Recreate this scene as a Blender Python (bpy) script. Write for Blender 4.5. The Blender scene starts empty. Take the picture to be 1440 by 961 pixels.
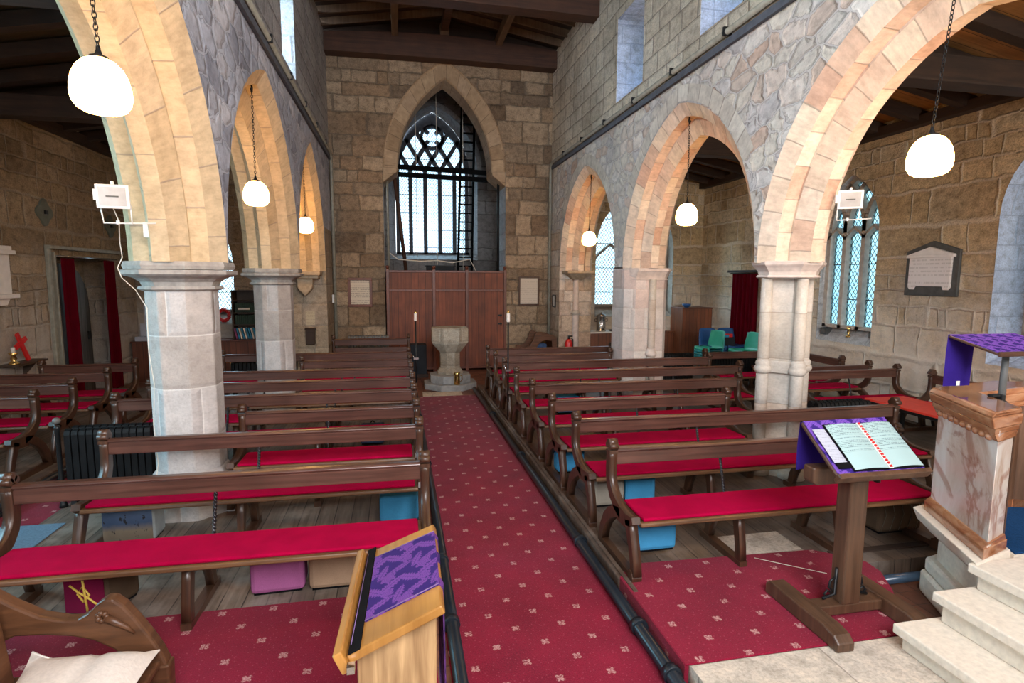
import bpy, bmesh, math, random
from mathutils import Vector, Matrix
random.seed(7)
PI = math.pi
S = bpy.context.scene
COL = S.collection

# ------------------------------------------------------------------ mesh builder
class MB:
    def __init__(s):
        s.v = []; s.f = []; s.uv = []; s.sm = []; s.M = None
    def p(s, x, y, z):
        q = Vector((x, y, z))
        if s.M is not None: q = s.M @ q
        s.v.append((q.x, q.y, q.z)); return len(s.v) - 1
    def face(s, idx, uv=None, sm=False):
        s.f.append(tuple(idx)); s.uv.append(uv); s.sm.append(sm)
    def quad(s, a, b, c, d, uv=None, sm=False):
        s.face([s.p(*a), s.p(*b), s.p(*c), s.p(*d)], uv, sm)
    def poly(s, pts, uv=None):
        s.face([s.p(*a) for a in pts], uv)
    def box(s, x0, x1, y0, y1, z0, z1):
        i = [s.p(x, y, z) for z in (z0, z1) for y in (y0, y1) for x in (x0, x1)]
        for q in ((0, 2, 3, 1), (4, 5, 7, 6), (0, 1, 5, 4), (2, 6, 7, 3), (0, 4, 6, 2), (1, 3, 7, 5)):
            s.face([i[k] for k in q])
    def prism(s, pts, a0, a1, ax='x', sm=False):
        def mk(u, v, a):
            return (a, u, v) if ax == 'x' else ((u, a, v) if ax == 'y' else (u, v, a))
        n = len(pts)
        A = [s.p(*mk(u, v, a0)) for u, v in pts]; B = [s.p(*mk(u, v, a1)) for u, v in pts]
        s.face(A[::-1]); s.face(B)
        for k in range(n):
            s.face([A[k], A[(k + 1) % n], B[(k + 1) % n], B[k]], None, sm)
    def frust(s, p0, a0, p1, a1):
        n = len(p0)
        A = [s.p(u, v, a0) for u, v in p0]; B = [s.p(u, v, a1) for u, v in p1]
        s.face(A[::-1]); s.face(B)
        for k in range(n): s.face([A[k], A[(k + 1) % n], B[(k + 1) % n], B[k]])
    def lathe(s, prof, c=(0, 0, 0), n=16, sm=True, ph=0.0, cap=True):
        R = []
        for r, z in prof:
            R.append([s.p(c[0] + r * math.cos(ph + 2 * PI * k / n), c[1] + r * math.sin(ph + 2 * PI * k / n), c[2] + z) for k in range(n)])
        for a, b in zip(R[:-1], R[1:]):
            for k in range(n):
                s.face([a[k], a[(k + 1) % n], b[(k + 1) % n], b[k]], None, sm)
        if cap:
            s.face(R[0][::-1]); s.face(R[-1])
    def tube(s, pts, r, n=8, sm=True):
        P = [Vector(q) for q in pts]; R = []; up = None
        for i, q in enumerate(P):
            d = (P[min(i + 1, len(P) - 1)] - P[max(i - 1, 0)]).normalized()
            if up is None:
                up = Vector((0, 0, 1)) if abs(d.z) < .9 else Vector((1, 0, 0))
            a = d.cross(up)
            if a.length < 1e-4: a = d.cross(Vector((0, 1, 0)))
            a.normalize(); b = d.cross(a).normalized(); up = -b if (-b).dot(up) > 0 else b
            rr = r[i] if isinstance(r, (list, tuple)) else r
            R.append([s.p(*(q + rr * (a * math.cos(2 * PI * k / n) + up * math.sin(2 * PI * k / n)))) for k in range(n)])
        for a, b in zip(R[:-1], R[1:]):
            for k in range(n): s.face([a[k], a[(k + 1) % n], b[(k + 1) % n], b[k]], None, sm)
        s.face(R[0][::-1]); s.face(R[-1])
    def ribbon(s, c, w, a0, a1, ax='x'):
        # a flat strip of varying width following a centre line, given thickness along ax
        L = []; Rr = []
        for i, (u, v) in enumerate(c):
            u0, v0 = c[max(i - 1, 0)]; u1, v1 = c[min(i + 1, len(c) - 1)]
            du, dv = u1 - u0, v1 - v0; l = math.hypot(du, dv) or 1
            ww = (w[i] if isinstance(w, (list, tuple)) else w) / 2
            L.append((u - dv / l * ww, v + du / l * ww)); Rr.append((u + dv / l * ww, v - du / l * ww))
        def mk(u, v, a):
            return (a, u, v) if ax == 'x' else ((u, a, v) if ax == 'y' else (u, v, a))
        I = [[s.p(*mk(q[0], q[1], a)) for q in side] for side in (L, Rr) for a in (a0, a1)]
        l0, l1, r0, r1 = I
        for k in range(len(c) - 1):
            s.face([l0[k], r0[k], r0[k + 1], l0[k + 1]]); s.face([l1[k], l1[k + 1], r1[k + 1], r1[k]])
            s.face([l0[k], l0[k + 1], l1[k + 1], l1[k]], None, True); s.face([r0[k], r1[k], r1[k + 1], r0[k + 1]], None, True)
        s.face([l0[0], l1[0], r1[0], r0[0]]); s.face([l0[-1], r0[-1], r1[-1], l1[-1]])
    def ball(s, c, r, n=12, m=8, sz=1.0):
        pr = [(max(r * math.sin(PI * k / m), 1e-4), -r * sz * math.cos(PI * k / m)) for k in range(m + 1)]
        s.lathe(pr, c, n, True, 0, False)
    def grid(s, P, UV=None, sm=False):
        I = [[s.p(*q) for q in row] for row in P]
        for i in range(len(P) - 1):
            for j in range(len(P[0]) - 1):
                uv = None
                if UV: uv = [UV[i][j], UV[i][j + 1], UV[i + 1][j + 1], UV[i + 1][j]]
                s.face([I[i][j], I[i][j + 1], I[i + 1][j + 1], I[i + 1][j]], uv, sm)
    def mesh(s, name, m, weld=False):
        me = bpy.data.meshes.new(name)
        me.from_pydata(s.v, [], s.f)
        ul = me.uv_layers.new(name='UVMap')
        for pi, pl in enumerate(me.polygons):
            pl.use_smooth = s.sm[pi]
            uv = s.uv[pi]
            n = pl.normal; ax = max(range(3), key=lambda k: abs(n[k]))
            for k, li in enumerate(pl.loop_indices):
                if uv: ul.data[li].uv = uv[k]
                else:
                    x, y, z = s.v[me.loops[li].vertex_index]
                    ul.data[li].uv = (y, z) if ax == 0 else ((x, z) if ax == 1 else (x, y))
        if m: me.materials.append(m)
        bm = bmesh.new(); bm.from_mesh(me)
        if weld: bmesh.ops.remove_doubles(bm, verts=bm.verts, dist=1e-5)
        bmesh.ops.recalc_face_normals(bm, faces=bm.faces); bm.to_mesh(me); bm.free()
        me.update()
        return me
    def build(s, name, m, parent=None, bevel=0, label=None, subsurf=0):
        me = s.mesh(name, m)
        o = obj_of(name, me, parent)
        if bevel:
            b = o.modifiers.new('bev', 'BEVEL'); b.width = bevel; b.segments = 2; b.limit_method = 'ANGLE'; b.angle_limit = .6
        if label: o['label'] = label
        return o

def obj_of(name, me, parent=None):
    o = bpy.data.objects.new(name, me); COL.objects.link(o)
    if parent is not None: o.parent = parent
    return o
def thing(name, label, cat, loc=(0, 0, 0), rz=0.0, group=None):
    o = bpy.data.objects.new(name, None); COL.objects.link(o)
    o.empty_display_size = .1; o.location = loc; o.rotation_euler = (0, 0, rz)
    return tag(o, label, cat, group)
def tag(o, label, cat, group=None):
    o['label'] = label; o['category'] = cat
    if group: o['group'] = group
    return o
def struct(o):
    o['kind'] = 'structure'; return o
def dup(root, loc, rz=None, label=None):
    r = root.copy(); COL.objects.link(r); r.location = loc
    if rz is not None: r.rotation_euler = (0, 0, rz)
    if label: r['label'] = label
    for ch in list(root.children):
        c = ch.copy(); COL.objects.link(c); c.parent = r
        for g in list(ch.children):
            d = g.copy(); COL.objects.link(d); d.parent = c
    return r

# ------------------------------------------------------------------ material helper
class NT:
    def __init__(s, name):
        s.m = bpy.data.materials.new(name); s.m.use_nodes = True
        s.t = s.m.node_tree; s.t.nodes.clear()
        s.out = s.t.nodes.new('ShaderNodeOutputMaterial')
    def n(s, t, **kw):
        nd = s.t.nodes.new(t)
        for k, v in kw.items(): setattr(nd, k, v)
        return nd
    def put(s, sock, v):
        if hasattr(v, 'is_linked') or isinstance(v, bpy.types.NodeSocket): s.t.links.new(v, sock)
        else: sock.default_value = v
    def ma(s, op, a, b=0.0, c=None):
        nd = s.n('ShaderNodeMath', operation=op); s.put(nd.inputs[0], a); s.put(nd.inputs[1], b)
        if c is not None: s.put(nd.inputs[2], c)
        return nd.outputs[0]
    def add(s, a, b): return s.ma('ADD', a, b)
    def sub(s, a, b): return s.ma('SUBTRACT', a, b)
    def mul(s, a, b): return s.ma('MULTIPLY', a, b)
    def mn(s, a, b): return s.ma('MINIMUM', a, b)
    def mx(s, a, b): return s.ma('MAXIMUM', a, b)
    def fl(s, a): return s.ma('FLOOR', a)
    def fr(s, a): return s.ma('FRACT', a)
    def ss(s, v, a, b, x=0.0, y=1.0):
        nd = s.n('ShaderNodeMapRange', interpolation_type='SMOOTHSTEP')
        s.put(nd.inputs[0], v); nd.inputs[1].default_value = a; nd.inputs[2].default_value = b
        nd.inputs[3].default_value = x; nd.inputs[4].default_value = y
        return nd.outputs[0]
    def uv(s): return s.n('ShaderNodeTexCoord').outputs['UV']
    def pos(s): return s.n('ShaderNodeNewGeometry').outputs['Position']
    def objc(s): return s.n('ShaderNodeTexCoord').outputs['Object']
    def xyz(s, v):
        nd = s.n('ShaderNodeSeparateXYZ'); s.put(nd.inputs[0], v); return nd.outputs
    def com(s, x, y, z=0.0):
        nd = s.n('ShaderNodeCombineXYZ'); s.put(nd.inputs[0], x); s.put(nd.inputs[1], y); s.put(nd.inputs[2], z); return nd.outputs[0]
    def mapp(s, v, sc=(1, 1, 1), rot=(0, 0, 0)):
        nd = s.n('ShaderNodeMapping'); s.put(nd.inputs[0], v); nd.inputs[3].default_value = sc; nd.inputs[2].default_value = rot; return nd.outputs[0]
    def noise(s, v, sc=5.0, det=3.0, rough=.55, dist=0.0):
        nd = s.n('ShaderNodeTexNoise'); s.put(nd.inputs['Vector'], v)
        nd.inputs['Scale'].default_value = sc; nd.inputs['Detail'].default_value = det
        nd.inputs['Roughness'].default_value = rough; nd.inputs['Distortion'].default_value = dist
        return nd.outputs['Fac']
    def white(s, v, dim='2D'):
        nd = s.n('ShaderNodeTexWhiteNoise', noise_dimensions=dim)
        s.put(nd.inputs['W' if dim == '1D' else 'Vector'], v); return nd.outputs[0]
    def ramp(s, v, cols, const=False):
        nd = s.n('ShaderNodeValToRGB'); s.put(nd.inputs[0], v); e = nd.color_ramp.elements
        if const: nd.color_ramp.interpolation = 'CONSTANT'
        n = len(cols)
        for i, c in enumerate(cols):
            p, cc = (c if isinstance(c[0], (int, float)) and isinstance(c[1], (tuple, list)) else (i / max(n - 1, 1) if not const else i / n, c))
            el = e[i] if i < 2 else e.new(p)
            el.position = p; el.color = (*cc[:3], 1)
        return nd.outputs[0]
    def mix(s, f, a, b, mode='MIX'):
        nd = s.n('ShaderNodeMix', data_type='RGBA', blend_type=mode)
        s.put(nd.inputs[0], f)
        for k, v in ((6, a), (7, b)):
            if isinstance(v, (tuple, list)): v = (*v[:3], 1)
            s.put(nd.inputs[k], v)
        return nd.outputs[2]
    def hsv(s, c, val):
        nd = s.n('ShaderNodeHueSaturation'); s.put(nd.inputs['Color'], c); s.put(nd.inputs['Value'], val); return nd.outputs[0]
    def fin(s, col, rough=.8, bump=None, bs=.3, bd=.02, metal=0.0, spec=.5, **kw):
        b = s.n('ShaderNodeBsdfPrincipled')
        s.put(b.inputs['Base Color'], (*col[:3], 1) if isinstance(col, (tuple, list)) else col)
        s.put(b.inputs['Roughness'], rough); b.inputs['Metallic'].default_value = metal
        b.inputs['Specular IOR Level'].default_value = spec
        for k, v in kw.items(): s.put(b.inputs[k.replace('_', ' ')], v)
        if bump is not None:
            bn = s.n('ShaderNodeBump'); s.put(bn.inputs['Height'], bump); bn.inputs['Strength'].default_value = bs; bn.inputs['Distance'].default_value = bd
            s.t.links.new(bn.outputs[0], b.inputs['Normal'])
        s.t.links.new(b.outputs[0], s.out.inputs[0]); return s.m

def stone(name, pal, mort, h=.3, w=.5, jit=1.0, mw=.012, bs=.6, tone=None, zlight=0.0, con=1.0, off=0.0):
    T = NT(name); uv = T.uv()
    nz = T.noise(uv, 2.2, 2); n2 = T.noise(uv, 9.0, 4, .65); n3 = T.noise(uv, 45, 3, .7)
    X = T.xyz(uv); k = T.mul(T.sub(nz, .5), .10 * jit)
    x = T.add(X[0], k); y = T.sub(X[1], k)
    y = T.add(y, T.mul(T.ma('SINE', T.mul(y, 2.3 / h * .45)), .10 * jit * h / .3))
    y = T.add(y, off)
    row = T.fl(T.mul(y, 1 / h)); fv = T.fr(T.mul(y, 1 / h))
    rr = T.white(row, '1D')
    ww = T.mul(T.add(T.mul(rr, .9 * jit), 1 - .45 * jit), w)
    xx = T.add(T.ma('DIVIDE', x, ww), T.mul(rr, 17.3))
    xx = T.add(xx, T.mul(T.ma('SINE', T.add(T.mul(xx, 2.4), T.mul(rr, 9))), .3 * jit))
    col = T.fl(xx); fu = T.fr(xx)
    idv = T.white(T.com(col, row), '2D')
    du = T.mul(T.mn(fu, T.sub(1, fu)), ww); dv = T.mul(T.mn(fv, T.sub(1, fv)), h)
    e = T.add(T.mn(du, dv), T.mul(T.sub(n2, .5), .028 * min(jit, 1.2)))
    m = T.ss(e, mw * .35, mw * 1.25, 1, 0)
    c = T.ramp(idv, pal)
    c = T.mix(1.0, c, T.ramp(n2, [(.25, (1 - .38 * con, 1 - .40 * con, 1 - .43 * con)), (.5, (1, 1, 1)), (.75, (1 + .25 * con, 1 + .22 * con, 1 + .18 * con))]), 'MULTIPLY')
    c = T.mix(T.mul(m, .85), c, mort)
    big = T.noise(T.pos(), .8, 4, .6)
    c = T.mix(1.0, c, T.ramp(big, [(.3, (.68, .66, .64)), (.5, (1, 1, 1)), (.72, (1.2, 1.19, 1.17))]), 'MULTIPLY')
    c = T.mix(1.0, c, T.ramp(n3, [(.3, (1 - .28 * con,) * 3), (.6, (1 + .08 * con,) * 3)]), 'MULTIPLY')
    if tone:   # patches of plaster / lime wash low on the wall
        z = T.xyz(T.pos())[2]
        f = T.mul(T.ss(T.add(z, T.mul(T.sub(T.noise(T.pos(), 2.5, 4, .7), .5), 3.0)), .3, 2.9, 1, 0), zlight)
        c = T.mix(f, c, tone)
    hgt = T.add(T.add(T.mul(T.ss(e, 0, .04), .8), T.mul(n2, .7)), T.mul(n3, .35))
    return T.fin(c, .92, hgt, bs, .03, spec=.2)

def rubble(name, pal, mort, sc=(2.6, 4.2), bs=.6):
    T = NT(name); uv = T.uv()
    nz = T.noise(uv, 2.5, 3); n2 = T.noise(uv, 10, 4, .65); n3 = T.noise(uv, 50, 3, .7)
    X = T.xyz(uv); k = T.mul(T.sub(nz, .5), .35)
    v = T.com(T.mul(T.add(X[0], k), sc[0]), T.mul(T.sub(X[1], T.mul(k, .6)), sc[1]))
    a = T.n('ShaderNodeTexVoronoi', voronoi_dimensions='2D', feature='F1'); T.put(a.inputs['Vector'], v); a.inputs['Scale'].default_value = 1; a.inputs['Randomness'].default_value = .85
    b = T.n('ShaderNodeTexVoronoi', voronoi_dimensions='2D', feature='DISTANCE_TO_EDGE'); T.put(b.inputs['Vector'], v); b.inputs['Scale'].default_value = 1; b.inputs['Randomness'].default_value = .85
    idv = T.xyz(a.outputs['Color'])[0]
    e = T.add(b.outputs['Distance'], T.mul(T.sub(n2, .5), .14))
    m = T.ss(e, .01, .075, 1, 0)
    c = T.ramp(idv, pal)
    c = T.mix(1.0, c, T.ramp(n2, [(.25, (.62, .62, .62)), (.5, (1, 1, 1)), (.75, (1.2, 1.2, 1.2))]), 'MULTIPLY')
    c = T.mix(T.mul(m, .85), c, mort)
    crack = T.ss(T.ma('ABSOLUTE', T.sub(e, .055)), 0, .02, .55, 0)
    c = T.mix(crack, c, (.12, .11, .10))
    big = T.noise(T.pos(), .9, 4, .6)
    c = T.mix(1.0, c, T.ramp(big, [(.3, (.72, .72, .74)), (.5, (1, 1, 1)), (.72, (1.15, 1.15, 1.15))]), 'MULTIPLY')
    hgt = T.add(T.add(T.mul(T.ss(e, .02, .2), .8), T.mul(n2, .6)), T.mul(n3, .3))
    return T.fin(c, .92, hgt, bs, .03, spec=.2)

def voussoir(name, pal, h=.34, bs=.25, joint=(.30, .24, .19)):
    T = NT(name); uv = T.uv(); X = T.xyz(uv)
    n2 = T.noise(T.pos(), 7, 4, .65); n3 = T.noise(T.pos(), 60, 3, .7)
    lay = T.noise(T.com(T.mul(X[0], 3), T.mul(X[1], 26)), 1.0, 4, .6)
    band = T.fl(X[0])        # integer part: which order of the arch
    y = T.add(T.ma('DIVIDE', X[1], h), T.mul(band, .43))
    row = T.fl(y); fv = T.fr(y); e = T.mul(T.mn(fv, T.sub(1, fv)), h)
    idv = T.white(T.com(row, band), '2D')
    m = T.ss(T.add(e, T.mul(T.sub(n2, .5), .012)), .002, .010, 1, 0)
    c = T.ramp(idv, pal)
    c = T.mix(1.0, c, T.ramp(n2, [(.3, (.78, .77, .76)), (.55, (1, 1, 1)), (.75, (1.15, 1.14, 1.12))]), 'MULTIPLY')
    c = T.mix(1.0, c, T.ramp(lay, [(.3, (.88, .86, .84)), (.6, (1.06, 1.05, 1.04))]), 'MULTIPLY')
    c = T.mix(T.mul(m, .7), c, joint)
    return T.fin(c, .9, T.add(T.mul(n2, .6), T.sub(T.mul(n3, .4), m)), bs, .02, spec=.2)

def wood(name, c0, c1, sc=(2.0, 26.0), rough=.4, board=None, line=(.02, .01, .008), bs=.15, axis=0, spec=.5, coat=0.0, worn=None):
    # grain runs along UV axis `axis`; board = board width across the grain
    T = NT(name); X = T.xyz(T.uv()); u, v = (X[0], X[1]) if axis == 0 else (X[1], X[0])
    idv = 0.0; m = None
    if board:
        b = T.ma('DIVIDE', v, board); row = T.fl(b); f = T.fr(b); e = T.mul(T.mn(f, T.sub(1, f)), board)
        m = T.ss(e, .0015, .006, 1, 0); idv = T.white(row, '1D')
        u2 = T.add(u, T.mul(idv, 7.7))
    else: u2 = u
    g = T.noise(T.com(T.mul(u2, sc[0]), T.mul(v, sc[1]), T.mul(idv, 5.0) if board else 0.0), 1.0, 4, .6, .6)
    big = T.noise(T.pos(), 3.0, 3)
    c = T.ramp(g, [(.28, c0), (.72, c1)])
    c = T.mix(1.0, c, T.ramp(big, [(.3, (.75, .75, .75)), (.7, (1.2, 1.2, 1.2))]), 'MULTIPLY')
    if board:
        c = T.mix(1.0, c, T.ramp(idv, [(0, (.78, .78, .78)), (1, (1.18, 1.16, 1.14))]), 'MULTIPLY')
        c = T.mix(T.mul(m, .9), c, line)
    if worn: c = T.mix(T.ss(T.noise(T.pos(), 1.6, 5, .65), .5, .68, 0, .8), c, worn)
    h = T.mul(g, .4)
    if board: h = T.sub(h, m)
    return T.fin(c, rough, h, bs, .01, spec=spec, Coat_Weight=coat, Coat_Roughness=.25)

def plain(name, c, rough=.5, metal=0.0, var=.15, bs=0.0, ns=12.0, spec=.5, **kw):
    T = NT(name); n = T.noise(T.pos(), ns, 3)
    cc = T.mix(1.0, tuple(c), T.ramp(n, [(.3, (1 - var,) * 3), (.7, (1 + var,) * 3)]), 'MULTIPLY')
    return T.fin(cc, rough, n if bs else None, bs, .01, metal, spec, **kw)
# ------------------------------------------------------------------ materials
M = {}
M['west'] = stone('west_stone', [(.19, .135, .09), (.30, .215, .14), (.24, .185, .13), (.40, .31, .215), (.32, .245, .17), (.14, .105, .075)], (.17, .135, .10), .36, .62, 1.0, .014, 1.0, con=1.35)
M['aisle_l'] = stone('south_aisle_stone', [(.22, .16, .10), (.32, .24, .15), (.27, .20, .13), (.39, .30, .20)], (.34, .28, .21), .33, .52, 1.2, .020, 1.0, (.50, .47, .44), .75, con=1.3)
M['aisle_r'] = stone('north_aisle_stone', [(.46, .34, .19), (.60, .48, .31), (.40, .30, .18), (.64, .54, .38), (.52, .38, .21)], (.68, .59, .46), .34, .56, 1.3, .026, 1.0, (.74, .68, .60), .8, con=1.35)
M['cler_l'] = stone('clerestory_stone_left', [(.29, .29, .30), (.38, .38, .38), (.33, .32, .32)], (.13, .13, .13), .32, .52, .5, .010, .6)
M['cler_r'] = stone('clerestory_stone_right', [(.50, .43, .33), (.62, .55, .43), (.55, .49, .39), (.66, .60, .49)], (.20, .17, .14), .30, .50, .45, .010, .6)
M['spandrel_l'] = rubble('spandrel_stone_left', [(.33, .35, .41), (.45, .47, .54), (.38, .39, .44), (.54, .54, .58), (.26, .27, .32)], (.46, .48, .54), (3.0, 4.8))  # the blue of the sky light is mixed into this grey stone
M['spandrel_r'] = rubble('spandrel_stone_right', [(.56, .52, .46), (.68, .62, .52), (.60, .55, .48), (.58, .42, .32), (.74, .69, .62), (.50, .47, .45)], (.58, .54, .51), (3.4, 5.4))
M['tower'] = stone('tower_stone', [(.22, .22, .23), (.30, .30, .30), (.26, .25, .25)], (.10, .095, .09), .4, .7, .8)
M['reveal'] = stone('pale_reveal_stone', [(.42, .44, .46), (.50, .52, .54), (.46, .48, .50)], (.36, .38, .40), .42, .8, .5, .010, .6)
M['ring_l'] = voussoir('arch_stone_left', [(.58, .44, .27), (.64, .50, .32), (.60, .47, .31)], .55)  # yellow lamp glow is added to the cream of the stone
M['resp_l'] = stone('respond_stone_left', [(.34, .27, .19), (.42, .34, .25), (.38, .31, .24)], (.26, .21, .16), .40, .6, .5, .008, .6)
M['resp_r'] = stone('respond_stone_right', [(.50, .38, .27), (.58, .47, .36), (.46, .33, .24), (.60, .52, .44)], (.34, .27, .21), .32, .5, .6, .010, .6)
M['ring_r'] = voussoir('arch_stone_right', [(.70, .60, .46), (.62, .42, .32), (.74, .66, .54), (.70, .56, .43), (.58, .38, .28), (.74, .64, .50)], .32)
M['ring_w'] = voussoir('tower_arch_stone', [(.38, .28, .18), (.46, .35, .23), (.42, .32, .22), (.33, .24, .15)], .34, .4, (.11, .08, .055))
M['ring_s'] = voussoir('relieving_arch_stone', [(.66, .61, .52), (.60, .55, .47), (.72, .67, .58)], .28, .4)
M['pillar'] = stone('pillar_stone', [(.45, .41, .38), (.51, .48, .455), (.48, .455, .45), (.54, .515, .50)], (.70, .68, .65), .42, .60, .25, .006, .4, con=.45)
M['column'] = stone('column_stone', [(.47, .42, .36), (.54, .48, .40), (.52, .41, .33), (.56, .53, .48)], (.34, .29, .24), .46, 2.0, .2, .006, .3, con=.4)
M['pier'] = stone('pink_pier_stone', [(.62, .54, .50), (.60, .46, .40), (.68, .62, .57), (.64, .56, .50)], (.50, .42, .36), .34, .9, .25, .006, .3, con=.4)
M['capital'] = plain('capital_stone', (.36, .33, .30), .9, 0, .2, .5, 14, .2)
M['capital_r'] = plain('capital_pink_stone', (.60, .50, .44), .9, 0, .14, .4, 12, .2)
M['corbel'] = plain('corbel_stone', (.42, .33, .23), .9, 0, .2, .5, 14, .2)
M['dress'] = plain('window_stone', (.30, .27, .235), .9, 0, .2, .5, 10, .2)
M['dress_r'] = plain('window_stone_right', (.52, .47, .41), .9, 0, .2, .5, 10, .2)
M['darkstone'] = plain('tracery_stone_dark', (.10, .11, .13), .9, 0, .2, .4, 10, .2)
M['font'] = stone('font_stone', [(.36, .33, .27), (.42, .38, .31)], (.30, .27, .22), .5, .9, .3, .006, .5)
M['fontstep'] = plain('font_step_stone', (.30, .31, .31), .9, 0, .22, .5, 9, .2)
M['step'] = plain('pale_step_stone', (.72, .64, .53), .85, 0, .10, .3, 30, .25)
M['slab'] = stone('chancel_slab', [(.52, .45, .37), (.60, .52, .43)], (.28, .23, .19), .9, 1.3, .1, .006, .2)
M['wood'] = wood('dark_pew_oak', (.034, .014, .009), (.105, .045, .025), (1.5, 30), .33, None, bs=.1, spec=.55, coat=.25)
M['wood_v'] = wood('dark_pew_oak_upright', (.028, .012, .007), (.095, .042, .022), (1.5, 30), .36, None, bs=.1, axis=1, coat=.2)
M['rail'] = wood('pew_rail_oak', (.048, .020, .014), (.125, .054, .038), (1.2, 34), .30, None, bs=.1, spec=.6, coat=.3)
M['seatwood'] = wood('pew_seat_oak', (.075, .032, .014), (.20, .095, .042), (1.3, 30), .35, None, bs=.1)
M['stallwood'] = wood('stall_oak', (.055, .022, .010), (.15, .062, .026), (2.5, 22), .42, None, bs=.15)
M['roofwood'] = wood('roof_timber', (.016, .008, .005), (.045, .022, .012), (1.5, 16), .75, None, bs=.3)
M['roofbeam'] = wood('roof_beam_timber', (.030, .011, .006), (.075, .029, .014), (1.2, 18), .7, None, bs=.3)
M['purlin'] = wood('purlin_timber', (.08, .045, .025), (.15, .092, .052), (1.2, 18), .7, None, bs=.3, axis=1)
M['roofboard'] = wood('roof_boards', (.020, .009, .005), (.048, .022, .012), (1.2, 20), .8, .17, bs=.3, axis=1)
M['aisleboard'] = wood('aisle_roof_boards', (.34, .155, .045), (.58, .29, .09), (1.2, 20), .7, .22, bs=.3)  # orange lamp light on the boards is painted into their colour
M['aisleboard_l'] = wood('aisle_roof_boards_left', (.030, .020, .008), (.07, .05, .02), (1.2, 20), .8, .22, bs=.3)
M['screen'] = wood('screen_boards', (.115, .026, .010), (.23, .062, .024), (1.2, 22), .6, .155, bs=.25, axis=1)
M['screenframe'] = wood('screen_frame', (.09, .024, .012), (.17, .05, .026), (1.2, 22), .42, None, bs=.15, axis=1)
M['panel'] = wood('matchboard_panel', (.16, .05, .022), (.25, .085, .038), (1.2, 22), .4, .10, bs=.25, axis=1)
M['panel_l'] = wood('matchboard_panel_left', (.11, .035, .018), (.18, .06, .03), (1.2, 22), .45, .12, bs=.25, axis=1)
M['planks'] = wood('floor_planks', (.085, .060, .045), (.22, .17, .135), (1.6, 26), .55, .145, (.02, .015, .012), .3, axis=1, spec=.45, worn=(.30, .25, .21))
M['planks_r'] = wood('floor_planks_right', (.060, .040, .028), (.15, .11, .082), (1.6, 26), .45, .145, (.015, .011, .009), .3, axis=1, spec=.5, worn=(.20, .165, .14))
M['kerb'] = wood('kerb_timber', (.05, .028, .018), (.14, .095, .07), (1.5, 24), .6, None, bs=.4, axis=1, worn=(.24, .20, .17))
M['oak'] = wood('golden_oak', (.30, .125, .022), (.46, .215, .05), (1.5, 24), .32, None, bs=.1, axis=1, spec=.5, coat=.3)
M['paleoak'] = wood('pale_oak', (.20, .10, .038), (.56, .355, .17), (1.6, 24), .5, None, bs=.15, axis=1)
M['lectwood'] = wood('lectern_oak', (.045, .020, .010), (.125, .062, .034), (1.5, 24), .4, None, bs=.15, axis=1)
M['matblack'] = plain('dull_black', (.004, .005, .006), .9, .0, .3, 0, 10, .08)
M['sky_tint_reveal'] = stone('sky_tinted_reveal_stone', [(.46, .54, .70), (.54, .62, .78), (.50, .58, .74)], (.34, .40, .52), .34, .6, .4, .010, .6)  # blue sky light on the reveals is put into this stone colour
M['black'] = plain('black_iron', (.008, .009, .010), .4, .0, .3, 0, 10, .3)
M['pipe'] = plain('painted_pipe', (.010, .015, .021), .32, 0, .25, 0, 8, .5)
M['rad'] = plain('radiator_iron', (.006, .007, .008), .45, 0, .3, 0, 10, .2)
M['radgrey'] = plain('radiator_grey', (.10, .10, .095), .5, 0, .2)
M['brass'] = plain('brass', (.70, .46, .16), .25, 1.0, .1)
M['steel'] = plain('steel', (.62, .62, .62), .25, 1.0, .1)
M['twist'] = plain('twisted_iron', (.05, .05, .055), .3, .8, .2)
M['white'] = plain('white_enamel', (.80, .80, .78), .4, 0, .05)
M['cable'] = plain('white_cable', (.74, .68, .58), .6, 0, .08)
M['plate'] = plain('green_grey_iron', (.11, .12, .09), .6, 0, .2)
M['cord'] = plain('violet_cord', (.16, .09, .22), .7, 0, .3)
M['galv'] = plain('grey_conduit', (.26, .25, .20), .55, .0, .2)
M['marblew'] = plain('white_marble', (.78, .74, .70), .45, 0, .06)
M['slate'] = plain('dark_slate', (.055, .06, .06), .5, 0, .3, .2)
M['paper'] = plain('paper', (.80, .79, .74), .7, 0, .05)
M['pillow'] = plain('cream_linen', (.80, .73, .66), .85, 0, .07, .3, 60)
M['green'] = plain('green_plastic', (.02, .38, .26), .4, 0, .06)
M['teal'] = plain('teal_plastic', (.02, .25, .30), .4, 0, .06)
M['blueplastic'] = plain('blue_plastic', (.02, .10, .30), .4, 0, .06)
M['red'] = plain('red_paint', (.60, .015, .015), .35, 0, .08)
M['redtable'] = plain('red_table_top', (.78, .055, .035), .5, 0, .08)
M['blueclothfloor'] = plain('blue_carpet', (.008, .045, .13), .95, 0, .25, .3, 120, .1)
M['mat'] = plain('blue_grey_mat', (.14, .22, .30), .9, 0, .15, .3, 60, .1)
M['bluebag'] = plain('blue_cloth', (.05, .10, .22), .9, 0, .2)
M['blackcloth'] = plain('black_cloth', (.006, .010, .016), .8, 0, .2)
M['strap'] = plain('black_strap', (.004, .004, .005), .85, 0, .2, 0, 10, .1)
M['bowl'] = plain('basket', (.16, .08, .03), .6, 0, .2)
M['bookdark'] = plain('book_green', (.012, .045, .03), .6, 0, .3)
M['shelfwood'] = plain('shelf_wood', (.05, .03, .018), .5, 0, .2)

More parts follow.
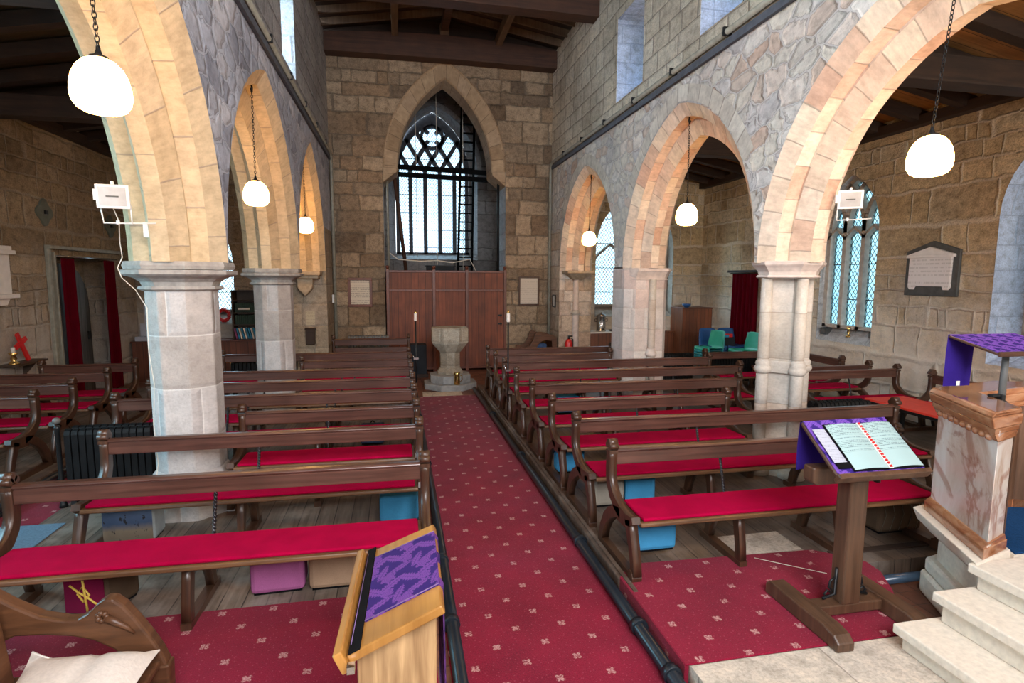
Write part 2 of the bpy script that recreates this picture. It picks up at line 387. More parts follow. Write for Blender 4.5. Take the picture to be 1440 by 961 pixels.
def fabric(name, c, var=.12):
    T = NT(name); n = T.noise(T.pos(), 260, 2, .7); b = T.noise(T.pos(), 5, 3)
    cc = T.mix(1.0, tuple(c), T.ramp(n, [(.3, (1 - var,) * 3), (.7, (1 + var,) * 3)]), 'MULTIPLY')
    cc = T.mix(1.0, cc, T.ramp(b, [(.3, (.85,) * 3), (.7, (1.12,) * 3)]), 'MULTIPLY')
    return T.fin(cc, .95, n, .25, .004, spec=.06)
M['cushion'] = fabric('crimson_cushion', (.37, .0008, .037))
M['curtain'] = fabric('crimson_curtain', (.085, .001, .007), .2)
M['k_purple'] = fabric('mauve_kneeler', (.30, .09, .22))
M['k_tan'] = fabric('tan_kneeler', (.30, .20, .13))
M['k_blue'] = fabric('blue_kneeler', (.04, .20, .36))
M['k_sky'] = fabric('sky_kneeler', (.05, .27, .50))
M['k_green'] = fabric('sage_kneeler', (.16, .22, .17))
M['k_grey'] = fabric('grey_kneeler', (.30, .27, .22))
M['k_wine'] = fabric('wine_kneeler', (.12, .006, .03))
M['k_pale'] = fabric('pale_kneeler', (.33, .37, .38))
M['k_brown'] = fabric('brown_kneeler', (.085, .055, .035))
M['gold'] = plain('gold_thread', (.62, .42, .06), .6, 0, .1)
M['blueinside'] = fabric('blue_purple_lining', (.030, .014, .18))

def carpet():
    T = NT('crimson_carpet'); X = T.xyz(T.uv())
    out = None
    for ox, oy in ((0, 0), (.15, .16)):
        u = T.mul(T.sub(T.fr(T.ma('DIVIDE', T.add(X[0], ox + 60.06), .30)), .5), .30)
        v = T.mul(T.sub(T.fr(T.ma('DIVIDE', T.add(X[1], oy + 64.11), .32)), .5), .32)
        r = T.ma('SQRT', T.add(T.mul(u, u), T.mul(v, v))); th = T.ma('ARCTAN2', v, u)
        pet = T.add(.014, T.mul(T.ma('ABSOLUTE', T.ma('SINE', T.mul(th, 2.0))), .015))
        f = T.ss(T.sub(r, pet), -.002, .003, 1, 0)
        vein = T.ss(T.ma('ABSOLUTE', T.ma('SINE', T.mul(th, 4.0))), .12, .4)
        f = T.mul(f, T.add(T.mul(vein, .65), .35))
        out = f if out is None else T.mx(out, f)
    n = T.noise(T.pos(), 180, 2, .7); b = T.noise(T.pos(), 2.2, 4)
    br = T.noise(T.pos(), 70, 2, .6)
    out = T.mul(out, T.ss(br, .32, .6))
    sp = T.n('ShaderNodeTexVoronoi', voronoi_dimensions='2D'); T.put(sp.inputs['Vector'], T.uv()); sp.inputs['Scale'].default_value = 24
    dots = T.ss(sp.outputs['Distance'], .06, .12, .22, 0)
    c = T.mix(1.0, (.205, .005, .024), T.ramp(n, [(.3, (.7,) * 3), (.7, (1.3,) * 3)]), 'MULTIPLY')
    c = T.mix(1.0, c, T.ramp(b, [(.3, (.8,) * 3), (.7, (1.18,) * 3)]), 'MULTIPLY')
    c = T.mix(T.mul(out, .75), c, (.62, .36, .33)); c = T.mix(dots, c, (.52, .12, .16))
    return T.fin(c, .95, n, .4, .006, spec=.1, Sheen_Weight=.08)
M['carpet'] = carpet()

def damask(name, bg, fg, sc=1.0):
    T = NT(name); X = T.xyz(T.uv()); W_, H_ = .16 * sc, .21 * sc
    nz = T.noise(T.uv(), 34 / sc, 3, .6); v0 = T.ma('DIVIDE', X[1], H_)
    def cell(ou, ov):
        v = T.add(v0, ov); row = T.fl(v); u = T.add(T.ma('DIVIDE', X[0], W_), T.add(T.mul(T.fr(T.mul(row, .5)), 1.0), ou))
        return T.mul(T.sub(T.fr(u), .5), W_), T.mul(T.sub(T.fr(v), .5), H_)
    f = None
    # (cell offset, rotation, half length, half width, serrations) : leaves, and one big rosette per cell
    for ou, ov, rot, L, Wd, k in ((0, 0, .55, .075, .030, 9), (.5, .04, -.75, .07, .026, 9), (.28, .5, .3, .065, .024, 8), (.80, .46, 1.2, .06, .024, 8)):
        a, b = cell(ou, ov); c_, s_ = math.cos(rot), math.sin(rot)
        x = T.add(T.mul(a, c_), T.mul(b, s_)); y = T.sub(T.mul(b, c_), T.mul(a, s_))
        L *= sc; Wd *= sc
        t = T.ma('DIVIDE', x, L); env = T.mul(T.sub(1, T.mul(t, t)), Wd)
        saw = T.mul(T.ma('ABSOLUTE', T.sub(T.fr(T.add(T.mul(t, k * .5), T.mul(T.ma('ABSOLUTE', y), 14 / sc))), .5)), .9)
        env = T.mul(env, T.add(.55, saw)); d = T.sub(T.ma('ABSOLUTE', y), env)
        g = T.ss(d, -.0012 * sc, .0012 * sc, 1, 0)
        mid = T.ss(T.ma('ABSOLUTE', y), .0009 * sc, .0026 * sc); vn = T.ss(T.ma('ABSOLUTE', T.sub(T.fr(T.sub(T.mul(t, k * .5), T.mul(T.ma('ABSOLUTE', y), 22 / sc))), .5)), .04, .12)
        g = T.mul(g, T.mul(T.add(.3, T.mul(mid, .7)), T.add(.55, T.mul(vn, .45))))
        f = g if f is None else T.mx(f, g)
    for ou, ov, R, k in ((.62, .72, .036, 6), (.1, .26, .028, 5)):
        a, b = cell(ou, ov); r = T.ma('SQRT', T.add(T.mul(a, a), T.mul(b, b))); th = T.ma('ARCTAN2', b, a)
        pet = T.mul(T.add(.72, T.mul(T.ma('ABSOLUTE', T.ma('SINE', T.mul(th, k / 2))), .38)), R * sc)
        g = T.ss(T.sub(r, pet), -.0012 * sc, .0012 * sc, 1, 0)
        rg = T.ss(T.ma('ABSOLUTE', T.ma('SINE', T.add(T.mul(r, 330 / sc), T.mul(T.ma('SINE', T.mul(th, k)), .9)))), .15, .45)
        f = T.mx(f, T.mul(g, T.add(.3, T.mul(rg, .7))))
    w = T.noise(T.uv(), 900, 1)
    c = T.mix(f, bg, fg); c = T.mix(1.0, c, T.ramp(w, [(.3, (.85,) * 3), (.7, (1.15,) * 3)]), 'MULTIPLY')
    return T.fin(c, .7, f, .15, .003, spec=.2)
M['damask'] = damask('purple_damask', (.030, .012, .13), (.155, .050, .27))
M['damask_s'] = damask('purple_damask_small', (.030, .012, .17), (.17, .07, .42), .7)

def marble():
    T = NT('rose_marble'); P = T.pos()
    w = T.noise(P, 1.3, 5, .55, 1.5); w2 = T.noise(T.mapp(P, (1, 1, .6), (.3, .5, 0)), 2.6, 6, .6, 1.2)
    v = T.ss(T.ma('ABSOLUTE', T.sub(w, .5)), .0, .055, 1, 0)
    c = T.ramp(w2, [(.25, (.50, .34, .25)), (.42, (.70, .58, .49)), (.6, (.80, .75, .69)), (.8, (.74, .69, .64))])
    c = T.mix(T.mul(v, .6), c, (.36, .13, .06))
    blot = T.ss(T.noise(P, 2.6, 6, .65, 1.0), .57, .68)
    c = T.mix(T.mul(blot, .65), c, (.33, .13, .08))
    return T.fin(c, .16, spec=.6, Coat_Weight=.4, Coat_Roughness=.08)
M['marble'] = marble()
def marble2():
    T = NT('red_marble'); P = T.pos()
    w = T.noise(T.mapp(P, (1, 1, 3)), 3, 6, .6, 1.8)
    c = T.ramp(w, [(.25, (.20, .06, .025)), (.5, (.34, .13, .055)), (.7, (.48, .24, .13)), (.85, (.25, .075, .035))])
    return T.fin(c, .14, spec=.6, Coat_Weight=.5, Coat_Roughness=.06)
M['marble2'] = marble2()

def tiles(name, c0, c1, s=.15):
    T = NT(name); X = T.xyz(T.uv()); a = T.ma('DIVIDE', X[0], s); b = T.ma('DIVIDE', X[1], s)
    e = T.mn(T.mn(T.fr(a), T.sub(1, T.fr(a))), T.mn(T.fr(b), T.sub(1, T.fr(b))))
    idv = T.white(T.com(T.fl(a), T.fl(b)), '2D'); n = T.noise(T.pos(), 9, 4)
    c = T.mix(idv, c0, c1); c = T.mix(1.0, c, T.ramp(n, [(.3, (.75,) * 3), (.7, (1.2,) * 3)]), 'MULTIPLY')
    c = T.mix(T.ss(e, .01, .035, .8, 0), c, (.05, .03, .025))
    return T.fin(c, .5, T.ss(e, .01, .05), .3, .01)
M['tiles'] = tiles('quarry_tiles', (.13, .055, .035), (.24, .10, .06))

def glass(name, tint, lead=(.03, .035, .04), dx=.085, dz=.125, bar=.62, strength=1.0):
    # leaded quarry glazing: clear panes that pass the daylight, with dark diagonal cames and saddle bars
    T = NT(name); X = T.xyz(T.uv()); a = T.ma('DIVIDE', X[0], dx); b = T.ma('DIVIDE', X[1], dz)
    p = T.fr(T.add(a, b)); q = T.fr(T.sub(a, b))
    e = T.mn(T.mn(p, T.sub(1, p)), T.mn(q, T.sub(1, q)))
    l = T.ss(e, .065, .115, 1, 0)
    if bar:
        z = T.fr(T.ma('DIVIDE', X[1], bar)); l = T.mx(l, T.ss(T.mul(T.mn(z, T.sub(1, z)), bar), .006, .011, 1, 0))
    idv = T.white(T.com(T.fl(T.add(a, b)), T.fl(T.sub(a, b))), '2D')
    n = T.noise(T.pos(), 1.3, 3)
    tr = T.n('ShaderNodeBsdfTransparent')
    cc = T.mix(1.0, tuple(tint), T.ramp(idv, [(0, (.86, .88, .90)), (1, (1, 1, 1))]), 'MULTIPLY')
    cc = T.mix(1.0, cc, T.ramp(n, [(.35, (.78, .88, .94)), (.6, (1, 1, 1))]), 'MULTIPLY')
    T.put(tr.inputs[0], cc)
    gl = T.n('ShaderNodeBsdfGlossy'); gl.inputs['Roughness'].default_value = .12
    ms = T.n('ShaderNodeMixShader'); ms.inputs[0].default_value = .05
    T.t.links.new(tr.outputs[0], ms.inputs[1]); T.t.links.new(gl.outputs[0], ms.inputs[2])
    df = T.n('ShaderNodeBsdfDiffuse'); df.inputs[0].default_value = (*lead, 1)
    m2 = T.n('ShaderNodeMixShader'); T.put(m2.inputs[0], l)
    T.t.links.new(ms.outputs[0], m2.inputs[1]); T.t.links.new(df.outputs[0], m2.inputs[2])
    T.t.links.new(m2.outputs[0], T.out.inputs[0]); return T.m
M['glass'] = glass('leaded_glass', (.28, .50, .56))
M['glass_w'] = glass('tower_glass', (.55, .72, .80), dx=.075, dz=.11, bar=.52)
M['glass_c'] = glass('clerestory_glass', (.80, .92, 1.0))
M['glass_v'] = glass('west_aisle_glass', (.46, .60, .64))

def globe():
    T = NT('glowing_opal_globe'); e = T.n('ShaderNodeEmission')
    e.inputs[0].default_value = (1, .50, .135, 1); e.inputs[1].default_value = 34
    T.t.links.new(e.outputs[0], T.out.inputs[0]); return T.m
M['globe'] = globe()

def lines_paper(name, bg, ink, pitch=.012, fill=.5, vmin=None):
    # a page of small lines of writing, far too small to read in the photo
    T = NT(name); X = T.xyz(T.uv()); r = T.ma('DIVIDE', X[1], pitch); row = T.fl(r); f = T.fr(r)
    w = T.noise(T.com(T.mul(X[0], 1.9 / pitch), T.mul(row, 7.3)), 1.0, 2, .7)
    end = T.white(row, '1D')
    a = T.mul(T.ss(T.ma('ABSOLUTE', T.sub(f, .5)), .12, .28, 1, 0), T.ss(w, .42, .52))
    a = T.mul(a, T.ss(end, .12, .16))
    if vmin: a = T.mul(a, T.ss(X[1], vmin, vmin + .004))
    c = T.mix(T.mul(a, fill), bg, ink)
    return T.fin(c, .6)
M['text'] = lines_paper('printed_sheet', (.62, .57, .47), (.12, .10, .08), .042, .65)
M['text2'] = lines_paper('faded_sheet', (.60, .54, .45), (.30, .25, .19), .05, .35)
M['page'] = lines_paper('printed_page', (.36, .52, .52), (.05, .09, .10), .0125, .75, .13)
M['pagew'] = lines_paper('white_page', (.46, .48, .56), (.15, .15, .22), .0125, .5)
M['inscr'] = lines_paper('inscribed_marble', (.76, .71, .68), (.40, .36, .33), .055, .5)
M['notice'] = lines_paper('notice_sheet', (.50, .42, .28), (.25, .19, .12), .03, .5)
# ------------------------------------------------------------------ the building
XL, XR, TH = -1.46, 3.66, .78
WY = 13.4                       # west wall
LX, RX = -5.5, 7.7              # outer aisle walls
PXL, PXR = -1.85, 4.05
ZTOP, ZSTR = 7.42, 4.86

def arch_path(a, r, d, n=14):
    cx = r - a; R = r + d; th = math.acos(cx / R); L = []
    for k in range(n + 1):
        t = th * k / n; L.append((cx - R * math.cos(t), R * math.sin(t), R * t))
    tot = L[-1][2]
    return L + [(-u, z, 2 * tot - s) for u, z, s in L[-2::-1]]
def solve_r(a, d, Z): return (Z * Z + a * a - d * d) / (2 * (a + d))

def ring(name, m, prof, a, r, c, zs, mp):
    mb = MB(); P = []; U = []
    acc = 0.0; lastk = 0
    for i in range(len(prof) - 1):
        A = arch_path(a, r, prof[i][1]); B = arch_path(a, r, prof[i + 1][1])
        rows = [[mp(c + q[0], zs + q[1], prof[i][0]) for q in A], [mp(c + q[0], zs + q[1], prof[i + 1][0]) for q in B]]
        bid = prof[i][2]
        mid = arch_path(a, r, .2)
        uvs = [[(bid + .2, q[2]) for q in mid], [(bid + .8, q[2]) for q in mid]]
        mb.grid(rows, uvs)
    return struct(mb.build(name, m))

PROF = [(0, .38, 0), (.10, .225, 1), (.235, .21, 1), (.235, .185, 2), (.325, 0, 3), (.455, 0, 4), (.545, .185, 5), (.545, .21, 5), (.68, .225, 6), (.78, .38, 6)]

def arcade(side, xf, sg, bays, zs, ybeg, yend, m_low, m_ring):
    """nave arcade wall: ring of moulded voussoirs for each bay, rubble spandrels above"""
    mb = MB(); ya = ybeg
    for (c, a, Zo) in bays:
        r = solve_r(a, .21, Zo); out = arch_path(a, r, .38)
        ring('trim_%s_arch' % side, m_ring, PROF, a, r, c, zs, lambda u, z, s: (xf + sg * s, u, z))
        y0, y1 = c - a - .38, c + a + .38
        for x in (xf, xf + sg * TH):
            if y0 > ya + 1e-3: mb.quad((x, ya, zs), (x, y0, zs), (x, y0, ZSTR), (x, ya, ZSTR))
            for p, q in zip(out[:-1], out[1:]):
                mb.quad((x, c + p[0], zs + p[1]), (x, c + q[0], zs + q[1]), (x, c + q[0], ZSTR), (x, c + p[0], ZSTR))
        if y0 > ya + 1e-3 and ya > ybeg: mb.quad((xf, ya, zs), (xf, y0, zs), (xf + sg * TH, y0, zs), (xf + sg * TH, ya, zs))
        ya = y1
    a0, a1 = sorted((xf, xf + sg * TH))
    mb.box(a0, a1, ya, yend, zs + .9, ZSTR); k_ = MB(); k_.box(a0, a1, ya, yend, 0, zs + .9); struct(k_.build('trim_respond_' + side, M['resp_l' if side == 'left' else 'resp_r']))
    mb.box(a0, a1, ybeg - .8, bays[0][0] - bays[0][1] - .38, 0, ZSTR)   # eastern respond
    struct(mb.build('wall_nave_' + side, m_low))

BL = [(3.53, 1.455, 2.07), (7.23, 1.455, 2.07), (10.66, 1.20, 2.05)]
BR = [(3.415, 1.485, 1.95), (7.095, 1.395, 1.95), (10.91, 1.31, 1.87)]
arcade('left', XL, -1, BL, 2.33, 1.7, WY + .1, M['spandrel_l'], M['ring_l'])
arcade('right', XR, 1, BR, 2.38, 1.5, WY + .1, M['spandrel_r'], M['ring_r'])

# flush relieving voussoirs above two of the right-hand arches
for (c, a, Zo) in BR[1:]:
    r = solve_r(a, .21, Zo); b = MB(); m_ = [q for q in arch_path(a, r, .40, 24) if q[1] > 1.05]; n_ = [q for q in arch_path(a, r, .60, 24)]
    k0 = (49 - len(m_)) // 2; n_ = n_[k0:k0 + len(m_)]
    b.grid([[(XR - .006, c + q[0], 2.38 + q[1]) for q in m_], [(XR - .006, c + q[0], 2.38 + q[1]) for q in n_]], [[(.2, q[2]) for q in m_], [(.8, q[2]) for q in m_]])
    struct(b.build('trim_relieving_arch', M['ring_s']))

# clerestory walls with deep window openings
def clerestory(side, xf, sg, wins, m):
    mb = MB(); t = .62; x0, x1 = sorted((xf, xf + sg * t)); y = -2.0
    z0, z1 = 5.16, 6.5
    for a, b in wins:
        mb.box(x0, x1, y, a, ZSTR, ZTOP)
        mb.box(x0, x1, a, b, ZSTR, z0)
        mb.box(x0, x1, a, b, z1, ZTOP)
        y = b
    mb.box(x0, x1, y, WY + .1, ZSTR, ZTOP)
    struct(mb.build('wall_clerestory_' + side, m))
    for i, (a, b) in enumerate(wins):
        k = MB()   # sloping sill and pale reveals
        xi, xo = xf, xf + sg * (t - .02)
        k.quad((xi + sg * .004, a, z0 + .004), (xi + sg * .004, b, z0 + .004), (xo, b, z0 + .35), (xo, a, z0 + .35))
        e = .004
        for yy in (a + e, b - e): k.quad((xi + sg * e, yy, z0), (xo, yy, z0), (xo, yy, z1), (xi + sg * e, yy, z1))
        k.quad((xi + sg * e, a, z1 - e), (xi + sg * e, b, z1 - e), (xo, b, z1 - e), (xo, a, z1 - e))
        w = struct(k.build('window_clerestory_%s_%d' % (side, i + 1), M['reveal' if side == 'left' else 'sky_tint_reveal']))
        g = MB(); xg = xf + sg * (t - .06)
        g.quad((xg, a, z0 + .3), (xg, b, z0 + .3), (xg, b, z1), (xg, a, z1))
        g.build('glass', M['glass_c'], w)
clerestory('left', XL, -1, [(2.6, 3.66), (5.5, 6.55), (8.32, 9.36)], M['cler_l'])
clerestory('right', XR, 1, [(2.6, 3.66), (5.6, 6.64), (8.29, 9.35)], M['cler_r'])

# west wall with the tower arch
TC, TA, TZ = 1.12, 1.08, 4.70
tr_ = solve_r(TA, 0.0, 2.02)
WPROF = [(0, .34, 0), (.03, .325, 1), (.05, .30, 2), (.05, .03, 2), (.09, 0, 3), (.76, 0, 4), (.80, .02, 5), (.80, .24, 5), (.9, .34, 6)]
ring('trim_tower_arch', M['ring_w'], WPROF, TA, tr_, TC, TZ, lambda u, z, s: (u, WY + s, z))
mb = MB()
JW = TA + .34
outp = arch_path(TA, tr_, .34)
XA, XB = XL - .3, XR + .3
for y in (WY, WY + .9):
    for x0, x1 in ((XA, TC - JW), (TC + JW, XB)):
        mb.quad((x0, y, 0), (x1, y, 0), (x1, y, 7.9), (x0, y, 7.9))
    for p, q in zip(outp[:-1], outp[1:]):
        mb.quad((TC + p[0], y, TZ + p[1]), (TC + q[0], y, TZ + q[1]), (TC + q[0], y, 7.9), (TC + p[0], y, 7.9))
struct(mb.build('wall_west', M['west']))
mb = MB()
for s in (-1, 1):   # jambs of the tower opening and the underside of the arch springers
    x = TC + s * JW
    mb.quad((x, WY, 0), (x, WY + .9, 0), (x, WY + .9, TZ), (x, WY, TZ))
struct(mb.build('trim_tower_jambs', M['reveal']))
mb = MB()
for s in (-1, 1):
    x = TC + s * JW
    mb.prism([(x, TZ), (TC + s * TA, TZ), (TC + s * (TA + .03), TZ - .10), (TC + s * (TA + .12), TZ - .16), (x, TZ - .34)], WY + .02, WY + .84, 'y')
struct(mb.build('trim_tower_springers', M['ring_w'], bevel=.02))

# tower interior
mb = MB()
tx0, tx1, ty0, ty1 = -.75, 3.05, WY + .9, 17.0
mb.quad((tx0, ty0, 0), (tx0, ty1, 0), (tx0, ty1, 9), (tx0, ty0, 9)); mb.quad((tx1, ty0, 0), (tx1, ty1, 0), (tx1, ty1, 9), (tx1, ty0, 9))
mb.quad((tx0, ty0, 9), (tx1, ty0, 9), (tx1, ty1, 9), (tx0, ty1, 9))
mb.quad((tx0, ty0, 7.0), (tx1, ty0, 7.0), (tx1, ty0, 9), (tx0, ty0, 9))
mb.quad((tx0, ty0, 0), (TC - JW, ty0, 0), (TC - JW, ty0, 9), (tx0, ty0, 9)); mb.quad((tx1, ty0, 0), (TC + JW, ty0, 0), (TC + JW, ty0, 9), (tx1, ty0, 9))
struct(mb.build('wall_tower_sides', M['tower']))

# ---------------- pointed stone windows
def win_wall(mb, mp, c, a, r, zs, zsill, u0, u1, z0, z1, t, s=0.0):
    """plane wall u0..u1, z0..z1 with a pointed opening, plus reveals of depth t"""
    o = arch_path(a, r, 0, 8)
    mb.quad(mp(u0, z0, s), mp(c - a, z0, s), mp(c - a, z1, s), mp(u0, z1, s))
    mb.quad(mp(c + a, z0, s), mp(u1, z0, s), mp(u1, z1, s), mp(c + a, z1, s))
    mb.quad(mp(c - a, z0, s), mp(c + a, z0, s), mp(c + a, zsill, s), mp(c - a, zsill, s))
    for p, q in zip(o[:-1], o[1:]):
        mb.quad(mp(c + p[0], zs + p[1], s), mp(c + q[0], zs + q[1], s), mp(c + q[0], z1, s), mp(c + p[0], z1, s))
def win_reveal(name, m, mp, c, a, r, zs, zsill, t, drop=.0, splay=0.0):
    k = MB(); o = arch_path(a, r, 0, 8); i = arch_path(a - splay, r, 0, 8) if splay else o
    e = .003
    k.grid([[mp(c + q[0], zs + q[1], -e) for q in o], [mp(c + q[0], zs + q[1], t) for q in i]])
    ai = a - splay
    for s in (-1, 1): k.quad(mp(c + s * a, zsill - drop, -e), mp(c + s * ai, zsill, t), mp(c + s * ai, zs, t), mp(c + s * a, zs, -e))
    k.quad(mp(c - a, zsill - drop, -e), mp(c + a, zsill - drop, -e), mp(c + ai, zsill, t), mp(c - ai, zsill, t))
    return struct(k.build(name, m))
def bars_tracery(name, m, gm, mp, c, a, r, zs, zsill, n, depth, w=.075, foil=False, parent=None, slope=None):
    """mullions carried up as intersecting arcs, pointed light heads, glass behind"""
    k = MB(); lw = 2 * a / n
    def inside(u, z):
        if abs(u) > a + .001: return False
        if z <= zs: return True
        cx = r - a; return (abs(u) + cx) ** 2 + (z - zs) ** 2 <= (r + .01) ** 2
    def seg(P, ww):
        for p, q in zip(P[:-1], P[1:]):
            d = math.hypot(q[0] - p[0], q[1] - p[1]) or 1; nx, nz = -(q[1] - p[1]) / d * ww / 2, (q[0] - p[0]) / d * ww / 2
            ex, ez = (q[0] - p[0]) / d * .008, (q[1] - p[1]) / d * .008
            A = [(p[0] - ex + nx, p[1] - ez + nz), (p[0] - ex - nx, p[1] - ez - nz), (q[0] + ex - nx, q[1] + ez - nz), (q[0] + ex + nx, q[1] + ez + nz)]
            f = [k.p(*mp(c + u, z, depth - .07)) for u, z in A]; b = [k.p(*mp(c + u, z, depth + .07)) for u, z in A]
            k.face(f); k.face(b[::-1])
            for i in range(4): k.face([f[i], f[(i + 1) % 4], b[(i + 1) % 4], b[i]])
    qz = zs + (.70 if slope else .62) * (math.sqrt(r * r - (r - a) ** 2)); qr = a * .29
    def free(u, z): return not (foil and math.hypot(u, z - qz) < qr)
    seg([(-a + w / 2, zsill), (-a + w / 2, zs)], w); seg([(a - w / 2, zsill), (a - w / 2, zs)], w); seg([(-a, zsill + .02), (a, zsill + .02)], .06)
    main = [(u, zs + z) for u, z, _ in arch_path(a - w / 2, r, 0, 12)]; seg(main, w * 1.2)
    for i in range(1, n):
        um = -a + i * lw; seg([(um, zsill), (um, zs)], w)
        for sgn in (-1, 1):
            P = []
            for j in range(15):
                t = .95 * j / 14; u = um + sgn * r * (1 - math.cos(t)); z = zs + r * math.sin(t)
                if slope: u = um + sgn * 1.4 * j / 14 / slope; z = zs + 1.4 * j / 14
                if inside(u, z) and free(u, z): P.append((u, z))
                else:
                    if len(P) > 1: seg(P, w)
                    P = []
            if len(P) > 1: seg(P, w)
    for i in range(0 if slope else n):
        um = -a + (i + .5) * lw; h = lw * .5
        seg([(um - h, zs - h * .55), (um - h * .55, zs - h * .1), (um, zs + h * .35), (um + h * .55, zs - h * .1), (um + h, zs - h * .55)], w * .55)
    if foil:
        seg([(qr * math.cos(2 * PI * j / 20) * 1.0, qz + qr * math.sin(2 * PI * j / 20)) for j in range(21)], w * .8)
        for q in range(4):
            aa = PI / 4 + q * PI / 2
            seg([(qr * math.cos(aa), qz + qr * math.sin(aa)), (qr * .5 * math.cos(aa), qz + qr * .5 * math.sin(aa))], w * .9)
    o = k.build(name, m, parent)
    if parent is None: struct(o)
    g = MB(); top = zs + math.sqrt(r * r - (r - a) ** 2)
    pts = [(c - a, zsill), (c + a, zsill)] + [(c + u, zs + z) for u, z, _ in arch_path(a, r, 0, 10)][::-1]
    f = [g.p(*mp(u, z, depth + .03)) for u, z in pts]; g.face(f, [(u, z) for u, z in pts])
    g.build('glass', gm, o)
    return o

# tower west window, five lights
wc, wa, wzs = 1.06, 1.09, 5.36
wr = solve_r(wa, 0, 1.42)
mb = MB(); mpT = lambda u, z, s: (u, 17.0 + s, z)
ra = 1.30; rr_ = solve_r(ra, 0, 1.80)
win_wall(mb, mpT, wc, ra, rr_, wzs, 2.75, tx0, tx1, 0, 9, .5)
struct(mb.build('wall_tower_west', M['tower']))
win_reveal('trim_tower_window_reveal', M['reveal'], mpT, wc, ra, rr_, wzs, 2.92, .45, .17, .20)
bars_tracery('window_1', M['darkstone'], M['glass_w'], mpT, wc, wa, wr, wzs, 2.92, 5, .45, .115, True, None, 1.65)
mb = MB()
i_ = arch_path(ra - .2, rr_, 0, 12); j_ = arch_path(wa, wr, 0, 12)
k_ = arch_path(ra + .12, rr_ + .0, 0, 12)
kb = MB(); kb.grid([[mpT(wc + q[0], wzs + q[1], -.02) for q in arch_path(ra, rr_, 0, 12)], [mpT(wc + q[0], wzs + q[1], -.02) for q in arch_path(ra, rr_, .13, 12)]]); struct(kb.build('trim_tower_window_lit_edge', M['reveal']))  # pale ring painted as the lit edge of the reveal
mb.grid([[mpT(wc + q[0], wzs + q[1], .46) for q in i_], [mpT(wc + q[0], wzs + q[1], .46) for q in j_]])
struct(mb.build('trim_tower_window_arch', M['darkstone']))

# ---------------- aisle walls
def plane_wall(name, m, mp, u0, u1, z0, z1, wins, t=.8, dress='dress', glassm='glass', dep=.4, start=2):
    mb = MB(); u = u0
    ws = []
    for (c, a, zs, zsill, rise, n, *dd) in wins:
        r = solve_r(a, 0, rise)
        mb.quad(mp(u, z0, 0), mp(c - a - .3, z0, 0), mp(c - a - .3, z1, 0), mp(u, z1, 0))
        win_wall(mb, mp, c, a, r, zs, zsill - .25, c - a - .3, c + a + .3, z0, z1, t)
        u = c + a + .3; ws.append((c, a, r, zs, zsill, n, dd[0] if dd else dep))
    mb.quad(mp(u, z0, 0), mp(u1, z0, 0), mp(u1, z1, 0), mp(u, z1, 0))
    struct(mb.build(name, m))
    for i, (c, a, r, zs, zsill, n, dep) in enumerate(ws):
        w = bars_tracery('window_%d' % (start + i), M[dress], M[glassm], mp, c, a, r, zs, zsill, n, dep, .085)
        rv = win_reveal('trim_window_reveal', M['sky_tint_reveal'] if dep > .6 else M['reveal'] if dress == 'dress_r' else M['dress'], mp, c, a, r, zs, zsill, dep + .06, .25)

# right (north) aisle: outer wall with two three-light windows
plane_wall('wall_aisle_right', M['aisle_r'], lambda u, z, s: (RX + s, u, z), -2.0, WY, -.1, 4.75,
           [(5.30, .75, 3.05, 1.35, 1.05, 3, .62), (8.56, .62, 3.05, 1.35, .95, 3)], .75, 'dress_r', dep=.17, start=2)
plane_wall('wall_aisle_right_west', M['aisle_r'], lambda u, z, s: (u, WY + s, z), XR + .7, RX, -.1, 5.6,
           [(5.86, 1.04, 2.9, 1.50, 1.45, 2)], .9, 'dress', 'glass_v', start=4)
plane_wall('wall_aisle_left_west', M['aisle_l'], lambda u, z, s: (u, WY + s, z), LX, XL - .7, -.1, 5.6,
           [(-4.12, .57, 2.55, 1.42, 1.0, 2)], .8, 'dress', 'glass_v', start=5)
# left (south) aisle outer wall with the doorway recess
DY0, DY1, DZ = 10.62, 12.35, 2.52
mb = MB()
def wl(u0, u1, z0, z1): mb.quad((LX, u0, z0), (LX, u1, z0), (LX, u1, z1), (LX, u0, z1))
wl(-2, 3.2, -.1, 4.78); wl(3.2, 5.6, -.1, 1.4); wl(3.2, 5.6, 4.1, 4.78); wl(5.6, DY0, -.1, 4.78); wl(DY0, DY1, DZ, 4.78); wl(DY1, WY, -.1, 4.78)
for y in (3.2, 5.6): mb.quad((LX, y, 1.4), (LX - .7, y, 1.4), (LX - .7, y, 4.1), (LX, y, 4.1))
mb.quad((LX, 3.2, 1.4), (LX - .7, 3.2, 1.4), (LX - .7, 5.6, 1.4), (LX, 5.6, 1.4)); mb.quad((LX, 3.2, 4.1), (LX - .7, 3.2, 4.1), (LX - .7, 5.6, 4.1), (LX, 5.6, 4.1))
struct(mb.build('wall_aisle_left', M['aisle_l']))
g = MB(); g.quad((LX - .4, 3.2, 1.4), (LX - .4, 5.6, 1.4), (LX - .4, 5.6, 4.1), (LX - .4, 3.2, 4.1)); struct(g.build('window_6', M['glass']))  # unseen window added to let light into the left aisle
mb = MB()
for y in (DY0, DY1): mb.quad((LX, y, -.1), (LX - .45, y, -.1), (LX - .45, y, DZ), (LX, y, DZ))
mb.quad((LX, DY0, DZ), (LX - .45, DY0, DZ), (LX - .45, DY1, DZ), (LX, DY1, DZ)); mb.quad((LX - .45, DY0, -.1), (LX - .45, DY1, -.1), (LX - .45, DY1, DZ), (LX - .45, DY0, DZ))
struct(mb.build('trim_doorway_recess', M['aisle_l']))

